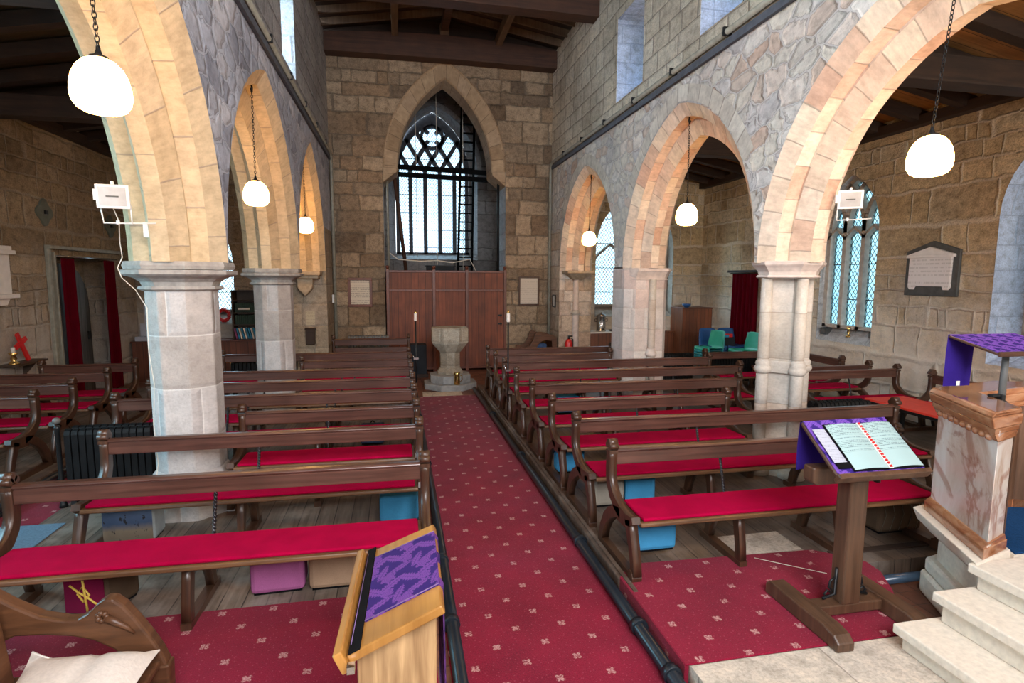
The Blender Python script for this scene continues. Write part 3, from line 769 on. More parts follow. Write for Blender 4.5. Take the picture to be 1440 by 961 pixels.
# ---------------- floors
mb = MB(); mb.box(-6.2, 8.6, -2, 17.2, -.15, 0); struct(mb.build('floor', M['tiles']))
mb = MB(); mb.box(-3.02, .17, 3.57, 12.3, 0, .12); mb.box(LX, -3.78, 1.5, 11.6, 0, .12); struct(mb.build('floor_platform_left', M['planks']))
mb = MB(); mb.box(1.60, 4.9, 3.57, 10.75, 0, .12); struct(mb.build('floor_platform_right', M['planks_r']))
mb = MB(); mb.box(4.95, RX, 3.6, 12.2, 0, .06); struct(mb.build('floor_aisle_right', M['planks_r']))
mb = MB(); mb.box(1.52, 3.02, 1.0, 2.58, 0, .125); struct(mb.build('floor_chancel_slab', M['slab']))
mb = MB(); mb.box(-3.02, .17, .6, 3.57, 0, .115); mb.box(1.52, 3.20, 2.58, 3.57, 0, .115); struct(mb.build('floor_front', M['slab']))
mb = MB(); mb.box(2.45, 3.05, 3.58, 3.95, .12, .124); struct(mb.build('trim_floor_stone', M['slab']))
# timber kerbs beside the aisles
mb = MB(); mb.box(1.48, 1.60, 3.5, 10.75, 0, .125); struct(mb.build('trim_kerb_right', M['kerb'], bevel=.012))
mb = MB(); mb.box(1.505, 1.535, 3.3, 10.75, .125, .14); struct(mb.build('trim_kerb_lip_right', M['kerb']))
mb = MB(); mb.box(.17, .23, 3.5, 12.3, 0, .125); struct(mb.build('trim_kerb_left', M['kerb'], bevel=.012))
mb = MB(); mb.box(-3.78, -3.68, 1.5, 11.6, 0, .125); struct(mb.build('trim_kerb_aisle_left', M['kerb'], bevel=.012))
mb = MB(); mb.box(3.21, 4.9, 3.50, 3.57, 0, .13); struct(mb.build('trim_kerb_front_right', M['roofwood'], bevel=.008))

# ---------------- roofs
def roof_z(x): return 7.80 - abs(x - 1.10) * .17
mb = MB()
for x0, x1 in ((XL - .3, 1.10), (1.10, XR + .3)):
    a = roof_z(x0) + .16; b = roof_z(x1) + .16
    mb.quad((x0, -2.1, a), (x1, -2.1, b), (x1, WY + .4, b), (x0, WY + .4, a), [(-2.1, x0), (-2.1, x1), (WY, x1), (WY, x0)])
struct(mb.build('ceiling', M['roofboard']))
mb = MB()
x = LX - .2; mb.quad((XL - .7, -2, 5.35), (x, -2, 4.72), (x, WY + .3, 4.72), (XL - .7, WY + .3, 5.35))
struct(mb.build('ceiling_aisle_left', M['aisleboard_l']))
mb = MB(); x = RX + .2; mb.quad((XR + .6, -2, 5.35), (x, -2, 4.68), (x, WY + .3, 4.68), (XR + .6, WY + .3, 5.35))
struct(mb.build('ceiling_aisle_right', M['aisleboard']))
mb = MB(); mb.box(LX - .8, RX + .8, -2.3, -2.0, -.15, 8.2); struct(mb.build('wall_east_light_stop', M['west']))  # unseen wall added behind the camera to block the sky light
# gable boarding above the west tie beam
mb = MB(); mb.prism([(XL - .1, 7.3), (XR + .1, 7.3), (XR + .1, roof_z(XR + .1) + .15), (1.10, 7.95), (XL - .1, roof_z(XL - .1) + .15)], WY - .10, WY + .05, 'y')
struct(mb.build('trim_gable_boards', M['roofwood']))

def tie_beam(y, z0, lab, th=.34):
    b = MB(); n = 10
    top = [(XL - .12 + (XR - XL + .24) * k / n, z0 + th + .14 * math.sin(PI * k / n)) for k in range(n + 1)]
    bot = [(XL - .12 + (XR - XL + .24) * k / n, z0 + .02 * math.sin(PI * k / n)) for k in range(n + 1)]
    b.prism(bot + top[::-1], y - .16, y + .16, 'y')
    o = b.build('tie_beam', M['roofbeam'], bevel=.012); return tag(o, lab, 'roof beam', None)
tie_beam(WY - .20, 6.99, 'heavy dark cambered roof beam lying against the west wall above the tower arch', .38)
t2 = tie_beam(10.42, 6.93, 'dark cambered roof beam spanning the nave, nearer one cut by the top of the photo', .32)
for xx, lab in ((.02, 'pale brown purlin under the left slope of the nave roof'), (2.30, 'pale brown purlin under the right slope of the nave roof')):
    b = MB(); z = roof_z(xx) - .10; b.box(xx - .07, xx + .07, 2.0, WY - .1, z - .12, z + .08); tag(b.build('purlin', M['purlin'], bevel=.01), lab, 'roof beam')
b = MB(); b.box(1.02, 1.18, 2.0, WY - .1, 7.60, 7.78); tag(b.build('ridge_beam', M['roofbeam'], bevel=.01), 'dark ridge beam along the top of the nave roof', 'roof beam')
b = MB(); b.prism([(1.0, 7.38), (1.2, 7.38), (1.2, 7.76), (1.0, 7.76)], WY - .33, WY - .12, 'y'); tag(b.build('king_post', M['purlin'], bevel=.01), 'short king post on the west beam under the ridge', 'roof post')
raf = {}
for s in (-1, 1):
    b = MB(); n = .04
    x0, x1 = (XL - .1, 1.10) if s < 0 else (1.10, XR + .1)
    z0, z1 = roof_z(x0), roof_z(x1)
    b.prism([(x0, z0 + .0), (x1, z1 + .0), (x1, z1 + .15), (x0, z0 + .15)], -n / 2, n / 2, 'y')
    me = b.mesh('rafter', M['purlin'])
    yy = WY - .62
    while yy > 7.4:
        o = obj_of('rafter', me); o.location = (0, yy, 0)
        tag(o, 'thin rafter on the %s slope of the nave roof' % ('left' if s < 0 else 'right'), 'rafter', 'nave rafters on the %s slope' % ('left' if s < 0 else 'right'))
        yy -= .52
for side, xo, xi, zo, zi in (('left', LX, XL - .7, 4.72, 5.33), ('right', RX, XR + .7, 4.68, 5.32)):
    b = MB(); w = .07
    b.prism([(xo, zo - .16), (xi, zi - .16), (xi, zi), (xo, zo)] if xo < xi else [(xi, zi - .16), (xo, zo - .16), (xo, zo), (xi, zi)], -w, w, 'y')
    me = b.mesh('aisle_rafter', M['roofwood'])
    yy = WY - .35
    while yy > 1.6:
        o = obj_of('aisle_rafter', me); o.location = (0, yy, 0)
        tag(o, 'dark square rafter under the %s aisle roof' % side, 'rafter', '%s aisle rafters' % side); yy -= .72
    for yy in (8.9, 5.2):
        b = MB(); b.box(min(xo, xi), max(xo, xi), yy - .13, yy + .13, zo - .42, zo - .14)
        tag(b.build('aisle_tie_beam', M['roofwood'], bevel=.015), 'stout dark beam crossing the %s aisle %s' % (side, 'near the second pillar' if yy > 6 else 'beside the first pillar'), 'roof beam')
    b = MB(); b.box(min(xo, xo + (.16 if xo < xi else -.16)), max(xo, xo + (.16 if xo < xi else -.16)), -1, WY, zo - .20, zo - .06)
    struct(b.build('trim_wall_plate_' + side, M['roofwood']))

# pipes along the nave walls under the clerestory
for side, xf, sg, z in (('left', XL, 1, 4.93), ('right', XR, -1, 4.93)):
    b = MB(); xx = xf + sg * .055
    b.tube([(xx, 1.6, z), (xx, WY - .25, z - .02), (xx, WY - .12, z - .10), (xx, WY - .10, z - .3), (xx, WY - .10, .35)], .035, 8)
    o = tag(b.build('wall_pipe', M['galv']), 'grey green pipe running along the %s nave wall and down the west corner' % side, 'pipe')
    k = MB(); k.box(min(xf, xf + sg * .10), max(xf, xf + sg * .10), -.015, .015, z - .045, z + .045); cme = k.mesh('pipe_clip', M['black'])
    for q in range(9): obj_of('pipe_clip', cme, o).location = (0, 2.2 + 1.25 * q, 0)
    k = MB(); k.box(min(xf + sg * .005, xf + sg * .05), max(xf + sg * .005, xf + sg * .05), 1.6, WY - .02, z - .15, z - .07); struct(k.build('trim_string_course_' + side, M['darkstone']))

# ---------------- pillars
def octo(r, c=(0, 0), ph=PI / 8):
    R = r / math.cos(PI / 8)
    return [(c[0] + R * math.cos(ph + k * PI / 4), c[1] + R * math.sin(ph + k * PI / 4)) for k in range(8)]
def oct_pillar(y, lab):
    t = thing('stone_pillar', lab, 'pillar', (PXL, y, 0))
    b = MB(); b.prism(octo(.262), .50, 2.12, 'z'); b.build('shaft', M['pillar'], t, bevel=.012)
    b = MB(); b.prism(octo(.33), 0, .42, 'z'); b.frust(octo(.33), .42, octo(.268), .52); b.build('base', M['pillar'], t, bevel=.015)
    b = MB()
    for r0, z0, r1, z1 in ((.275, 2.09, .305, 2.105), (.305, 2.105, .30, 2.13), (.272, 2.13, .285, 2.165), (.285, 2.165, .325, 2.195), (.325, 2.195, .38, 2.215), (.385, 2.215, .41, 2.23), (.41, 2.23, .41, 2.265), (.385, 2.27, .395, 2.30), (.395, 2.30, .385, 2.335)):
        b.frust(octo(r0), z0, octo(r1), z1)
    b.build('capital', M['capital'], t)
    return t
oct_pillar(5.40, 'nearer pale octagonal stone pillar on the left, beside the black radiator')
oct_pillar(9.08, 'farther pale octagonal stone pillar on the left, in front of the bookcase')
# corbel respond on the left
t = thing('stone_corbel', 'moulded stone corbel carrying the last left arch above the notice sheet', 'corbel', (PXL, 12.24, 0))
b = MB(); b.box(-.32, .32, -.42, 0, 2.24, 2.33); b.box(-.28, .28, -.36, 0, 2.18, 2.24); b.build('slab', M['corbel'], t, bevel=.02)
b = MB(); b.prism([(-.16, 2.18), (.16, 2.18), (.14, 1.98), (.0, 1.82), (-.14, 1.98)], -.26, 0, 'y'); b.build('bracket', M['corbel'], t, bevel=.03)
# clustered column on the right
t = thing('clustered_column', 'pale clustered stone column of round shafts on the right, behind the front pews', 'pillar', (PXR, 5.29, 0))
b = MB(); b.prism([(-.18, 0), (0, -.18), (.18, 0), (0, .18)], .30, 2.26, 'z'); b.build('core', M['column'], t)
for dx, dy in ((-.245, 0), (0, -.225), (.245, 0), (0, .245)):
    b = MB(); b.lathe([(.066, .32), (.062, 1.22), (.058, 1.36), (.057, 2.24)], (dx, dy, 0), 18); s_ = b.build('shaft', M['column'], t)
    b = MB(); b.lathe([(.062, 1.215), (.080, 1.235), (.090, 1.26), (.086, 1.285), (.070, 1.30), (.077, 1.32), (.070, 1.345), (.057, 1.36)], (dx, dy, 0), 18); b.build('ring', M['column'], s_)
    b = MB(); b.lathe([(.135, .12), (.135, .18), (.12, .22), (.10, .24), (.115, .27), (.10, .31), (.07, .34)], (dx, dy, 0), 18); b.build('foot', M['column'], s_)
b = MB(); b.prism([(-.26, 1.235), (0, -.26), (.26, 0)], 0, 0.001, 'z') if False else None
b.frust([(-.24, 0), (0, -.24), (.24, 0), (0, .24)], 1.23, [(-.25, 0), (0, -.25), (.25, 0), (0, .25)], 1.36); b.prism([(-.3, 0), (0, -.3), (.3, 0), (0, .3)], .10, .30, 'z'); b.build('base', M['column'], t)
b = MB()
q0 = [(.30, .09), (.09, .30), (-.09, .30), (-.30, .09), (-.30, -.09), (-.09, -.30), (.09, -.30), (.30, -.09)]
sc = lambda q, k: [(u * k, v * k) for u, v in q]
for k0, z0, k1, z1 in ((1.0, 2.225, 1.05, 2.235), (1.05, 2.235, 1.01, 2.255), (.97, 2.255, 1.0, 2.29), (1.0, 2.29, 1.10, 2.33), (1.10, 2.33, 1.20, 2.36), (1.20, 2.36, 1.22, 2.385), (1.22, 2.385, 1.16, 2.40)):
    b.frust(sc(q0, k0), z0, sc(q0, k1), z1)
b.build('capital', M['capital_r'], t)
# wide pier on the right
t = thing('stone_pier', 'broad pink stone pier with one round shaft, farther back on the right', 'pillar', (0, 0, 0))
pp = [(3.665, 9.30), (3.665, 8.80), (3.80, 8.62), (4.30, 8.62), (4.43, 8.80), (4.43, 9.30), (4.30, 9.46), (3.80, 9.46)]
b = MB(); b.prism(pp, 0, 2.38, 'z'); b.build('pier_body', M['pier'], t, bevel=.01)
b = MB(); b.box(3.66, 4.44, 8.85, 9.24, 2.0, 2.40); b.build('backing', M['pier'], t)
for yy in (8.585, 9.50):
    b = MB(); b.lathe([(.078, 0), (.068, .9), (.06, 1.02), (.058, 2.2)], (4.08, yy, 0), 16); s_ = b.build('shaft', M['column'], t)
    b = MB(); b.lathe([(.066, .93), (.09, .95), (.095, .99), (.072, 1.02), (.08, 1.045), (.06, 1.07)], (4.08, yy, 0), 16); b.build('ring', M['capital_r'], s_)
b = MB()
for z0, z1, g0, g1 in ((2.19, 2.215, .02, .03), (2.215, 2.33, .0, .07), (2.33, 2.38, .09, .08)):
    f = lambda g: [(3.80, 8.62 - g), (4.30 + g * .3, 8.62 - g), (4.43 + g, 8.80), (4.43 + g, 9.30), (4.30, 9.46 + g), (3.80, 9.46 + g), (3.69, 9.30), (3.69, 8.80)]
    b.frust(f(g0), z0, f(g1), z1)
b.build('capital', M['capital_r'], t)
# half-shaft respond on the right
t = thing('respond_shaft', 'slender pink half column with moulded cap at the far right arch', 'pillar', (4.05, 12.56, 0))
b = MB(); b.lathe([(.085, 0), (.075, 1.3), (.066, 1.45), (.064, 2.24)], (0, 0, 0), 16); b.build('shaft', M['capital_r'], t)
b = MB(); b.lathe([(.07, 1.36), (.10, 1.38), (.105, 1.42), (.08, 1.45), (.066, 1.48)], (0, 0, 0), 16); b.build('ring', M['column'], t)
b = MB(); b.box(-.32, .32, -.36, .06, 2.32, 2.385); b.frust([(-.1, -.1), (.1, -.1), (.1, .06), (-.1, .06)], 2.18, [(-.28, -.32), (.28, -.32), (.28, .06), (-.28, .06)], 2.32); b.build('capital', M['corbel'], t, bevel=.012)
# ------------------------------------------------------------------ pews
_pm = {}
def pew_meshes():
    b = MB()   # S-shaped end: upright, scrolled elbow, two bowed legs, sill
    t = .03
    b.ribbon([(.02, .80), (.025, .74), (.03, .66), (.025, .59), (.0, .53), (-.05, .475), (-.13, .43), (-.22, .405), (-.32, .40), (-.40, .415), (-.445, .435)],
             [.062, .068, .07, .072, .076, .08, .085, .09, .085, .07, .045], -t, t)
    b.ribbon([(-.36, .41), (-.385, .33), (-.425, .24), (-.455, .15), (-.470, .05)], [.085, .075, .065, .06, .065], -t, t)
    b.ribbon([(-.22, .40), (-.12, .375), (-.02, .32), (.07, .24), (.13, .14), (.155, .05)], [.07, .085, .085, .08, .07, .065], -t, t)
    b.ribbon([(-.34, .36), (-.25, .345), (-.16, .35)], [.05, .03, .05], -t * .8, t * .8)
    b.box(-.028, .028, -.44, .205, 0, .05)
    b.prism([(-.485, 0), (-.41, 0), (-.41, .07), (-.44, .085), (-.475, .075), (-.49, .04)], -.036, .036)
    _pm['end'] = b.mesh('pew_end', M['wood_v'])
    b = MB()
    for dy, dz, r in ((0, .035, .032), (-.028, .012, .024), (.028, .012, .024)):
        n = 12; b.prism([(.02 + dy + r * math.cos(2 * PI * k / n), .82 + dz + r * math.sin(2 * PI * k / n)) for k in range(n)], -.034, .034, 'x', True)
    b.box(-.034, .034, -.018, .058, .775, .80)
    _pm['finial'] = b.mesh('finial', M['wood_v'])
    b = MB(); t = .026
    b.ribbon([(-.34, .385), (-.365, .28), (-.39, .16), (-.40, .05)], [.075, .066, .062, .066], -t, t)
    b.ribbon([(-.24, .36), (-.14, .33), (-.04, .24), (.01, .14), (.03, .05)], [.08, .08, .075, .07, .066], -t, t)
    b.box(-t, t, -.40, .0, .36, .387); b.box(-.03, .03, -.44, .12, 0, .05)
    _pm['mid'] = b.mesh('middle_support', M['wood_v'])
    b = MB(); P = []
    for k in range(41):
        a = k / 40; P.append((.006 * math.cos(a * 40), .02 - .09 * a + .006 * math.sin(a * 40), .69 - .29 * a))
    b.tube(P, .0075, 6); P2 = [(-p[0], 2 * (.02 - .09 * i / 40) - p[1], p[2]) for i, p in enumerate(P)]; b.tube(P2, .0075, 6)
    _pm['rod'] = b.mesh('brace_rod', M['twist'])
pew_meshes()

def pew(x0, x1, y, label, rz=0.0, loc=None, z0=.12, group=None, ends=(1, 1), mids=1, cushion=True, double=False, tilt=0.0, zs=1.0):
    L = (x1 - x0)
    t = thing('pew', label, 'pew', loc if loc else (x0, y, z0), rz + tilt, group)
    if zs != 1.0: t.scale = (1, 1, zs)
    for k, x in ((0, .0), (1, L)):
        if ends[k]:
            e = obj_of('pew_end', _pm['end'], t); e.location = (x, 0, 0)
            obj_of('finial', _pm['finial'], e)
    b = MB(); b.box(.02, L - .02, .002, .036, .685, .785); b.prism([(-.012, .785), (.05, .785), (.056, .797), (.045, .812), (-.004, .812), (-.018, .797)], .03, L - .03, 'x')
    if double: b.box(.02, L - .02, .002, .036, .53, .64)
    b.build('backrest', M['rail'], t, bevel=.005)
    b = MB(); b.box(.03, L - .03, -.45, -.06, .386, .420); b.prism([(-.47, .395), (-.45, .384), (-.45, .422), (-.465, .418)], .03, L - .03, 'x'); b.build('seat', M['seatwood'], t, bevel=.006)
    if cushion:
        b = MB(); b.box(.055, L - .055, -.445, -.085, .420, .446); b.build('cushion', M['cushion'], t, bevel=.012)
    for i in range(mids):
        f = (i + 1) / (mids + 1) if mids > 1 else .44
        x = L * f
        s = obj_of('middle_support', _pm['mid'], t); s.location = (x, 0, 0)
        r = obj_of('brace_rod', _pm['rod'], t); r.location = (x + .06, 0, 0)
    return t

nth = ['front row', 'second from the front', 'third from the front', 'fourth from the front', 'fifth from the front', 'sixth from the front', 'seventh from the front', 'eighth from the front']
# left nave block (aisle end x = .16)
LY = [3.87, 4.86, 5.63, 6.45, 7.25, 8.10, 8.99, 9.90]
LX0 = [-2.38, -2.30, -1.48, -2.92, -2.90, -2.90, -1.47, -2.85]
extra = [', mauve and tan kneelers under it', ', long seat before the pillar', ', short bench abutting the nearer pillar', ', running behind the pillar', '', '', ', stopping at the farther pillar', ', running behind the farther pillar']
for i in range(8):
    pew(LX0[i], .16, LY[i] + .0, 'left-hand oak pew, %s%s' % (nth[i], extra[i]), mids=1 if LX0[i] > -2 else 2 if i > 2 else 1, tilt=-.006 if i == 0 else 0)
pew(-1.34, .20, 12.10, 'small two-railed pew against the west wall in front of the grey radiator', z0=.0, mids=0, double=True, cushion=False, zs=1.15)
# right nave block (aisle end x = 1.57)
RY = [3.90, 4.79, 5.62, 6.51, 7.44, 8.35, 9.16, 10.0]
RX1 = [4.12, 5.02, 3.62, 4.35, 4.98, 5.02, 3.60, 3.95]
extra = [', behind the book lectern', ', reaching behind the lectern book', ', stopping at the clustered column', ', running behind the clustered column', ', seen left of the clustered column', ', passing in front of the pink pier', ', stopping at the pink pier', ', its end hidden by the pink pier']
for i in range(8):
    pew(1.575, RX1[i], RY[i], 'right-hand oak pew, %s%s' % (nth[i], extra[i]), mids=1 if RX1[i] < 3.7 else 2)
# left aisle block
for i, (y, x0) in enumerate(((6.77, -5.35), (7.50, -5.35), (8.33, -5.2), (9.15, -5.05))):
    pew(x0, -3.84, y, 'dark oak pew in the far left aisle, %s' % ['nearest the camera and cut by the frame', 'second one back from the camera', 'third one back, before the white-flecked wall', 'hindmost, in front of the curtained doorway'][i], mids=0)
# right aisle pews
pew(5.80, 7.42, 7.10, 'right aisle pew facing the camera, below the monument side of the window', z0=.06, mids=1)
pew(0, 1.5, 0, 'right aisle pew turned away, back to back behind another pew', rz=PI, loc=(7.30, 7.54, .06), mids=0)
pew(0, 1.75, 0, 'bench standing sideways along the right wall under the three-light window', rz=-PI / 2, loc=(7.30, 9.85, .06), mids=0)
pew(0, 1.9, 0, 'bench standing sideways along the right wall behind the red-topped table', rz=-PI / 2, loc=(7.44, 6.58, .06), mids=0)
pew(5.50, 6.72, 9.30, 'right aisle pew in front of the plastic chairs and a black radiator', z0=.06, mids=0)
# ------------------------------------------------------------------ carpets, pipes
M['pipeblue'] = plain('blue_pipe', (.03, .06, .10), .3, 0, .2, 0, 8, .7)
def slab_obj(name, pts, z0, z1, m, label, cat, bevel=.004):
    b = MB(); b.prism(pts, z0, z1, 'z'); return tag(b.build(name, m, bevel=bevel), label, cat)
def rect(x0, x1, y0, y1): return [(x0, y0), (x1, y0), (x1, y1), (x0, y1)]
slab_obj('aisle_carpet', rect(.25, 1.44, .8, 10.36), 0, .012, M['carpet'], 'long crimson patterned carpet runner down the middle aisle', 'carpet')
slab_obj('carpet', rect(-2.95, .17, 1.75, 3.62), .115, .128, M['carpet'], 'crimson patterned carpet in front of the left pews, under the golden lectern', 'carpet')
CR = [(1.49, 2.585), (2.95, 2.585), (3.10, 2.80), (3.25, 3.02), (3.36, 3.22), (3.37, 3.36), (3.28, 3.46), (3.1, 3.60), (1.62, 3.66), (1.49, 3.50)]
slab_obj('carpet', CR, .1215, .134, M['carpet'], 'crimson carpet with a rounded corner under the book lectern', 'carpet')
slab_obj('carpet', rect(-3.66, -3.05, 1.5, 12.6), 0, .012, M['carpet'], 'narrow crimson carpet along the far left side aisle', 'carpet')
slab_obj('door_mat', rect(-3.30, -2.80, 4.72, 5.22), .121, .131, M['mat'], 'blue grey mat on the floorboards behind the left front pew', 'mat')
b = MB(); b.box(1.487, 1.512, 2.585, 3.50, .012, .13); b.build('carpet_edge', M['carpet'], [o for o in COL.objects if o.get('label', '').startswith('crimson carpet with a rounded')][0])
b = MB(); b.tube([(1.56, 3.12, .138), (2.2, 3.3, .138), (2.62, 3.52, .138), (3.30, 3.14, .138)][2:], .004, 6)
b = MB(); b.tube([(2.58, 3.56, .137), (2.75, 3.42, .137), (2.95, 3.26, .137)], .0022, 6); tag(b.build('carpet_thread', M['cable']), 'loose pale thread lying across the carpet behind the book lectern', 'thread')

def pipe_run(name, pts, r, label, clips, m=None):
    b = MB(); b.tube(pts, r, 10); o = tag(b.build(name, m or M['pipe']), label, 'pipe')
    for c in clips:
        k = MB(); ax = c[3] if len(c) > 3 else 'y'
        if ax == 'y': k.tube([(c[0], c[1] - .025, c[2]), (c[0], c[1] + .025, c[2])], r * 1.35, 10)
        else: k.tube([(c[0] - .025, c[1], c[2]), (c[0] + .025, c[1], c[2])], r * 1.35, 10)
        k.build('pipe_collar', M['pipe'], o)
    return o
pipe_run('heating_pipe', [(.285, .8, .062), (.30, 5, .062), (.28, 10.4, .062)], .040, 'black heating pipe along the left edge of the aisle carpet', [(.29, y, .062) for y in (2.5, 3.3, 4.1, 6.4, 8.6)])
pipe_run('heating_pipe', [(1.43, .8, .062), (1.42, 5, .062), (1.42, 10.7, .062)], .040, 'black heating pipe along the right edge of the aisle carpet', [(1.43, y, .062) for y in (2.62, 3.05, 4.2, 6.5, 8.6)])
pipe_run('heating_pipe', [(3.23, 3.20, .075), (4.2, 3.20, .075)], .034, 'blue black heating pipe along the platform edge left of the pulpit', [], M['pipeblue'])
pipe_run('heating_pipe', [(-3.60, 1.6, .10), (-3.60, 11.4, .10)], .036, 'upper black heating pipe beside the far left aisle pews', [(-3.60, y, .10) for y in (5, 7.4, 9.6)])
pipe_run('heating_pipe', [(-3.60, 1.6, .036), (-3.60, 11.4, .036)], .022, 'thin lower black pipe beside the far left aisle pews', [])
b = MB(); b.box(3.20, 4.9, 3.36, 3.575, 0, .12); struct(b.build('floor_platform_right_edge', M['planks_r']))

# ------------------------------------------------------------------ lamps
LMESH = {}
def lamp_meshes():
    b = MB()
    pr = [(.02, .155), (.055, .152), (.09, .138), (.125, .105), (.150, .06), (.163, .01), (.166, -.035), (.158, -.075), (.135, -.108), (.10, -.126), (.05, -.134), (.001, -.136)]
    b.lathe([(r * .87, z) for r, z in pr], (0, 0, 0), 32, True, 0, False); LMESH['globe'] = b.mesh('globe', M['globe'], True)
    b = MB(); b.lathe([(.045, .150), (.045, .165), (.02, .175), (.012, .20), (.010, .22)], (0, 0, 0), 14); LMESH['cap'] = b.mesh('cap', M['black'])
lamp_meshes()
def chain(b, p, q, link=.042):
    p, q = Vector(p), Vector(q); n = max(2, int((q - p).length / (link * .72)))
    for k in range(n):
        c = p.lerp(q, (k + .5) / n); pts = []
        for j in range(9):
            a = 2 * PI * j / 8; off = .011 * math.cos(a); v = link * .5 * math.sin(a)
            pts.append((c.x + (off if k % 2 else 0), c.y + (0 if k % 2 else off), c.z + v))
        b.tube(pts, .0032, 5)
def lamp(x, y, z, zh, xh, yh, label):
    t = thing('pendant_lamp', label, 'lamp', (x, y, z))
    obj_of('globe', LMESH['globe'], t); obj_of('cap', LMESH['cap'], t)
    b = MB(); chain(b, (0, 0, .21), (xh - x, yh - y, zh - z)); b.build('chain', M['black'], t)
    b = MB(); b.tube([(xh - x, yh - y, zh - z + .07), (xh - x, yh - y + .02, zh - z + .02), (xh - x, yh - y, zh - z - .02), (xh - x, yh - y - .02, zh - z + .01)], .012, 7); b.build('hook', M['black'], t)
lamp(-1.57, 3.58, 3.23, 4.32, -1.60, 3.56, 'glowing white globe lamp hanging in the big near left arch')
lamp(-1.63, 7.27, 3.18, 4.36, -1.62, 7.23, 'glowing white globe lamp hanging in the second left arch')
lamp(-1.64, 10.98, 3.14, 4.34, -1.60, 10.68, 'small glowing white globe lamp hanging in the farthest left arch')
lamp(3.82, 3.54, 3.10, 4.30, 3.82, 3.44, 'glowing white globe lamp hanging in the big near right arch')
lamp(3.82, 7.08, 3.06, 4.28, 3.82, 7.10, 'glowing white globe lamp hanging in the second right arch')
lamp(3.80, 10.99, 3.00, 4.20, 3.80, 10.92, 'small glowing white globe lamp hanging in the farthest right arch')

def flood(loc, rz, label, tilt=.15, cab=None):
    t = thing('floodlight', label, 'floodlight', loc, rz); t.rotation_euler = (tilt, 0, rz)
    b = MB(); b.prism([(-.09, -.075), (.09, -.075), (.09, .075), (-.09, .075)], -.05, .0, 'y'); b.frust([(-.1, -.08), (.1, -.08), (.1, .08), (-.1, .08)], -.05, [(-.1, -.08), (.1, -.08), (.1, .08), (-.1, .08)], -.051) if False else None
    b.box(-.105, .105, -.065, -.04, -.085, .085); b.box(-.125, -.10, -.05, .0, -.03, .05); b.lathe([(.012, .085), (.012, .11)], (0, -.04, 0), 8)
    b.build('housing', M['white'], t, bevel=.006)
    b = MB(); b.box(-.085, .085, -.068, -.064, -.066, .066); b.build('glass', M['paper2'], t)
    b = MB(); b.box(-.04, .04, -.072, -.068, -.004, .006); b.build('bulb', M['radgrey'], t)
    b = MB(); b.tube([(-.095, -.02, -.06), (-.09, .0, -.19), (.09, .0, -.19), (.095, -.02, -.06)], .006, 6); b.tube([(.0, 0, -.19), (.22, .10, -.185)], .006, 6); b.lathe([(.012, -.20), (.012, -.17)], (0, 0, 0), 8); b.build('bracket', M['white'], t)
    return t
M['paper2'] = plain('floodlight_glass', (.45, .45, .45), .15, 0, .1)
flood((-2.02, 4.70, 2.79), .12, 'white floodlight bracketed on the near left arch above the pillar', .1)
flood((4.22, 4.72, 2.97), -.55, 'white floodlight bracketed on the right arch, in front of the window', .12)
b = MB(); b.box(-1.98, -1.93, 5.02, 5.07, 2.52, 2.64); tag(b.build('junction_box', M['white'], bevel=.005), 'small white junction box on the near left arch below the floodlight', 'junction box')
b = MB(); b.tube([(-2.06, 4.74, 2.72), (-2.05, 4.8, 2.62), (-2.12, 4.95, 2.48), (-2.14, 5.02, 2.36), (-2.17, 5.00, 2.28), (-2.155, 5.02, 2.20), (-2.12, 5.16, 2.10), (-2.06, 5.20, 1.95), (-2.075, 5.215, 1.6), (-2.05, 5.215, 1.3), (-2.075, 5.215, .95), (-2.06, 5.215, .6), (-2.07, 5.19, .50), (-2.09, 5.12, .40), (-2.10, 5.08, .13)], .004, 6)
tag(b.build('cable', M['cable']), 'cream cable drooping from the floodlight down the nearer left pillar', 'cable')
b = MB(); b.tube([(RX - .3, 11.9, 2.33), (5.2, 11.4, 2.24), (4.25, 9.56, 2.18)], .006, 5); tag(b.build('cable', M['cable']), 'pale cable stretched across the right aisle from the pink pier', 'cable')

# ------------------------------------------------------------------ tower contents
b = MB(); b.box(-.74, 3.04, WY + .02, 16.99, 2.22, 2.34); struct(b.build('floor_tower_gallery', M['roofwood']))
for z0, z1, y, lab in ((4.92, 4.84, 14.45, 'upper of the two black beams crossing the tower arch'), (4.73, 4.66, 14.40, 'lower of the two black beams crossing the tower arch')):
    b = MB(); b.prism([(-.29, z0 - .055), (2.53, z1 - .055), (2.53, z1 + .055), (-.29, z0 + .055)], y - .05, y + .05, 'y'); tag(b.build('crossbeam', M['matblack'], bevel=.005), lab, 'beam')
t = thing('ladder', 'tall black ladder standing in front of the tower window', 'ladder', (0, 0, 0))
RA_, RB_ = ((1.68, 16.2, 2.34), (1.88, 16.6, 7.6)), ((2.08, 16.2, 2.34), (2.24, 16.6, 7.6))
for p, q in (RA_, RB_):
    b = MB(); p, q = Vector(p), Vector(q); d = .032
    b.grid([[(p.x - d, p.y - d, p.z), (p.x + d, p.y - d, p.z), (p.x + d, p.y + d, p.z), (p.x - d, p.y + d, p.z), (p.x - d, p.y - d, p.z)], [(q.x - d, q.y - d, q.z), (q.x + d, q.y - d, q.z), (q.x + d, q.y + d, q.z), (q.x - d, q.y + d, q.z), (q.x - d, q.y - d, q.z)]]); b.build('stile', M['matblack'], t)
for k in range(20):
    f = (k + .8) / 21; a = Vector(RA_[0]).lerp(Vector(RA_[1]), f); c = Vector(RB_[0]).lerp(Vector(RB_[1]), f)
    b = MB(); b.box(a.x, c.x, a.y - .045, a.y + .045, a.z - .018, a.z + .018); b.build('rung', M['matblack'], t)
